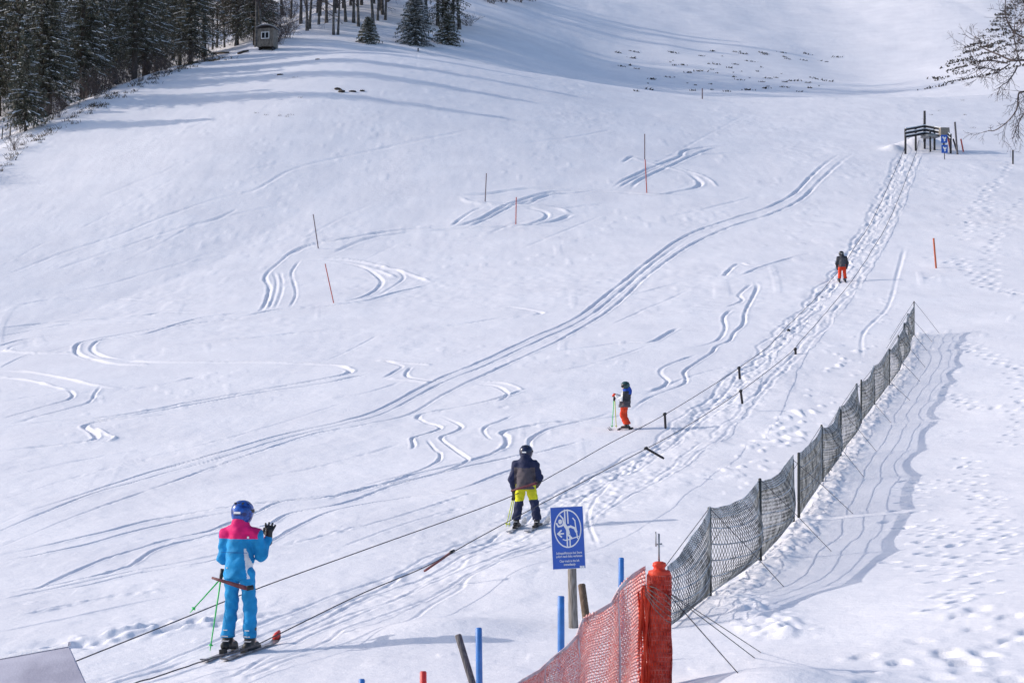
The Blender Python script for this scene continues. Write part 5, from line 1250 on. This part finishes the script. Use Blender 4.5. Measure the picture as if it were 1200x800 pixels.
for i in range(N_ - 1): fs += [(i, i + 1, 2 * N_ + i + 1, 2 * N_ + i), (N_ + i, 3 * N_ + i, 3 * N_ + i + 1, N_ + i + 1), (i, N_ + i, N_ + i + 1, i + 1), (2 * N_ + i, 2 * N_ + i + 1, 3 * N_ + i + 1, 3 * N_ + i)]
fs += [(0, 2 * N_, 3 * N_, N_), (N_ - 1, 2 * N_ - 1, 4 * N_ - 1, 3 * N_ - 1)]
m.add(vs, fs); rf = m.build('roof', M['grey_wood'], hut)
m = MB(); m.add([(v[0] * .96, v[1] * .96, v[2] + .05) for v in vs], fs); m.build('roof_snow', M['tree_snow'], rf, True)
win = MB(); wx, wz = 0.12 * kh * 10, HH * 0.68
win.box((0, -HDp / 2 - .05, wz), (0.95, 0.05, 0.78)); wo_ = win.build('window', M['white'], hut)
for sx in (-1, 1):
    m = MB(); m.box((sx * .22, -HDp / 2 - .078, wz), (.34, .01, .62)); m.build('pane', M['glass'], wo_)
for sx in (-1, 1):
    m = MB(); m.box((sx * HW * .4, 0, -.1), (.15, HDp * .8, .5)); m.build('foundation_beam', M['dark_wood'], hut)
# fallen logs and fence stakes by the wood
for (a, b, lb) in (((250, 64), (268, 63), 'long dark log lying in the snow left of the hut'), ((279, 64), (291, 61), 'short dark log lying in the snow nearest the hut'), ((221, 68), (243, 60), 'grey fallen trunk leaning at the edge of the wood')):
    A = at(*a); B = at(*b); m = MB(); m.tube([Vector((0, 0, .10)), (B - A) * .5 + Vector((0, 0, .16)), B - A + Vector((0, 0, .12))], [.14, .13, .09], 8); o = m.build('fallen_log', M['bark'], None, True); o.location = A; tag(o, lb, 'log')
for i, (px_, py_) in enumerate(((2, 163), (12, 159), (24, 155), (40, 151), (62, 140), (120, 102), (128, 99), (136, 96), (143, 94), (244, 60), (250, 58))):
    p = at(px_, py_); m = MB(); hh = rng.uniform(.7, 1.1); m.tube([(0, 0, -.3), (rng.gauss(0, .05), 0, hh)], [.06, .05], 7); o = m.build('fence_stake', M['old_wood'], None, True); o.location = p
    tag(o, 'weathered wooden fence stake in the verge along the tree line', 'stake', 'fence stakes along the tree line')
# dark stones showing on the crest
def rock_mesh(seed):
    r = random.Random(seed); bmx = bmesh.new(); bmesh.ops.create_icosphere(bmx, subdivisions=2, radius=1)
    for v in bmx.verts: v.co *= r.uniform(.75, 1.1); v.co.z *= .5
    me_ = bpy.data.meshes.new('stone'); bmx.to_mesh(me_); bmx.free(); me_.materials.append(M['bark']); return me_
RK = [rock_mesh(1), rock_mesh(2)]
for i, (px_, py_, s_) in enumerate(((328, 88, .22), (396, 105, .3), (400, 108, .35), (413, 108, .25), (425, 107, .2), (78, 125, .35), (372, 70, .18))):
    tag(inst('stone', RK[i % 2], None, at(px_, py_), (0, 0, i), (s_ * 1.5, s_, s_)), 'dark stone half buried in the snow near the wood', 'stone', 'stones on the knoll')
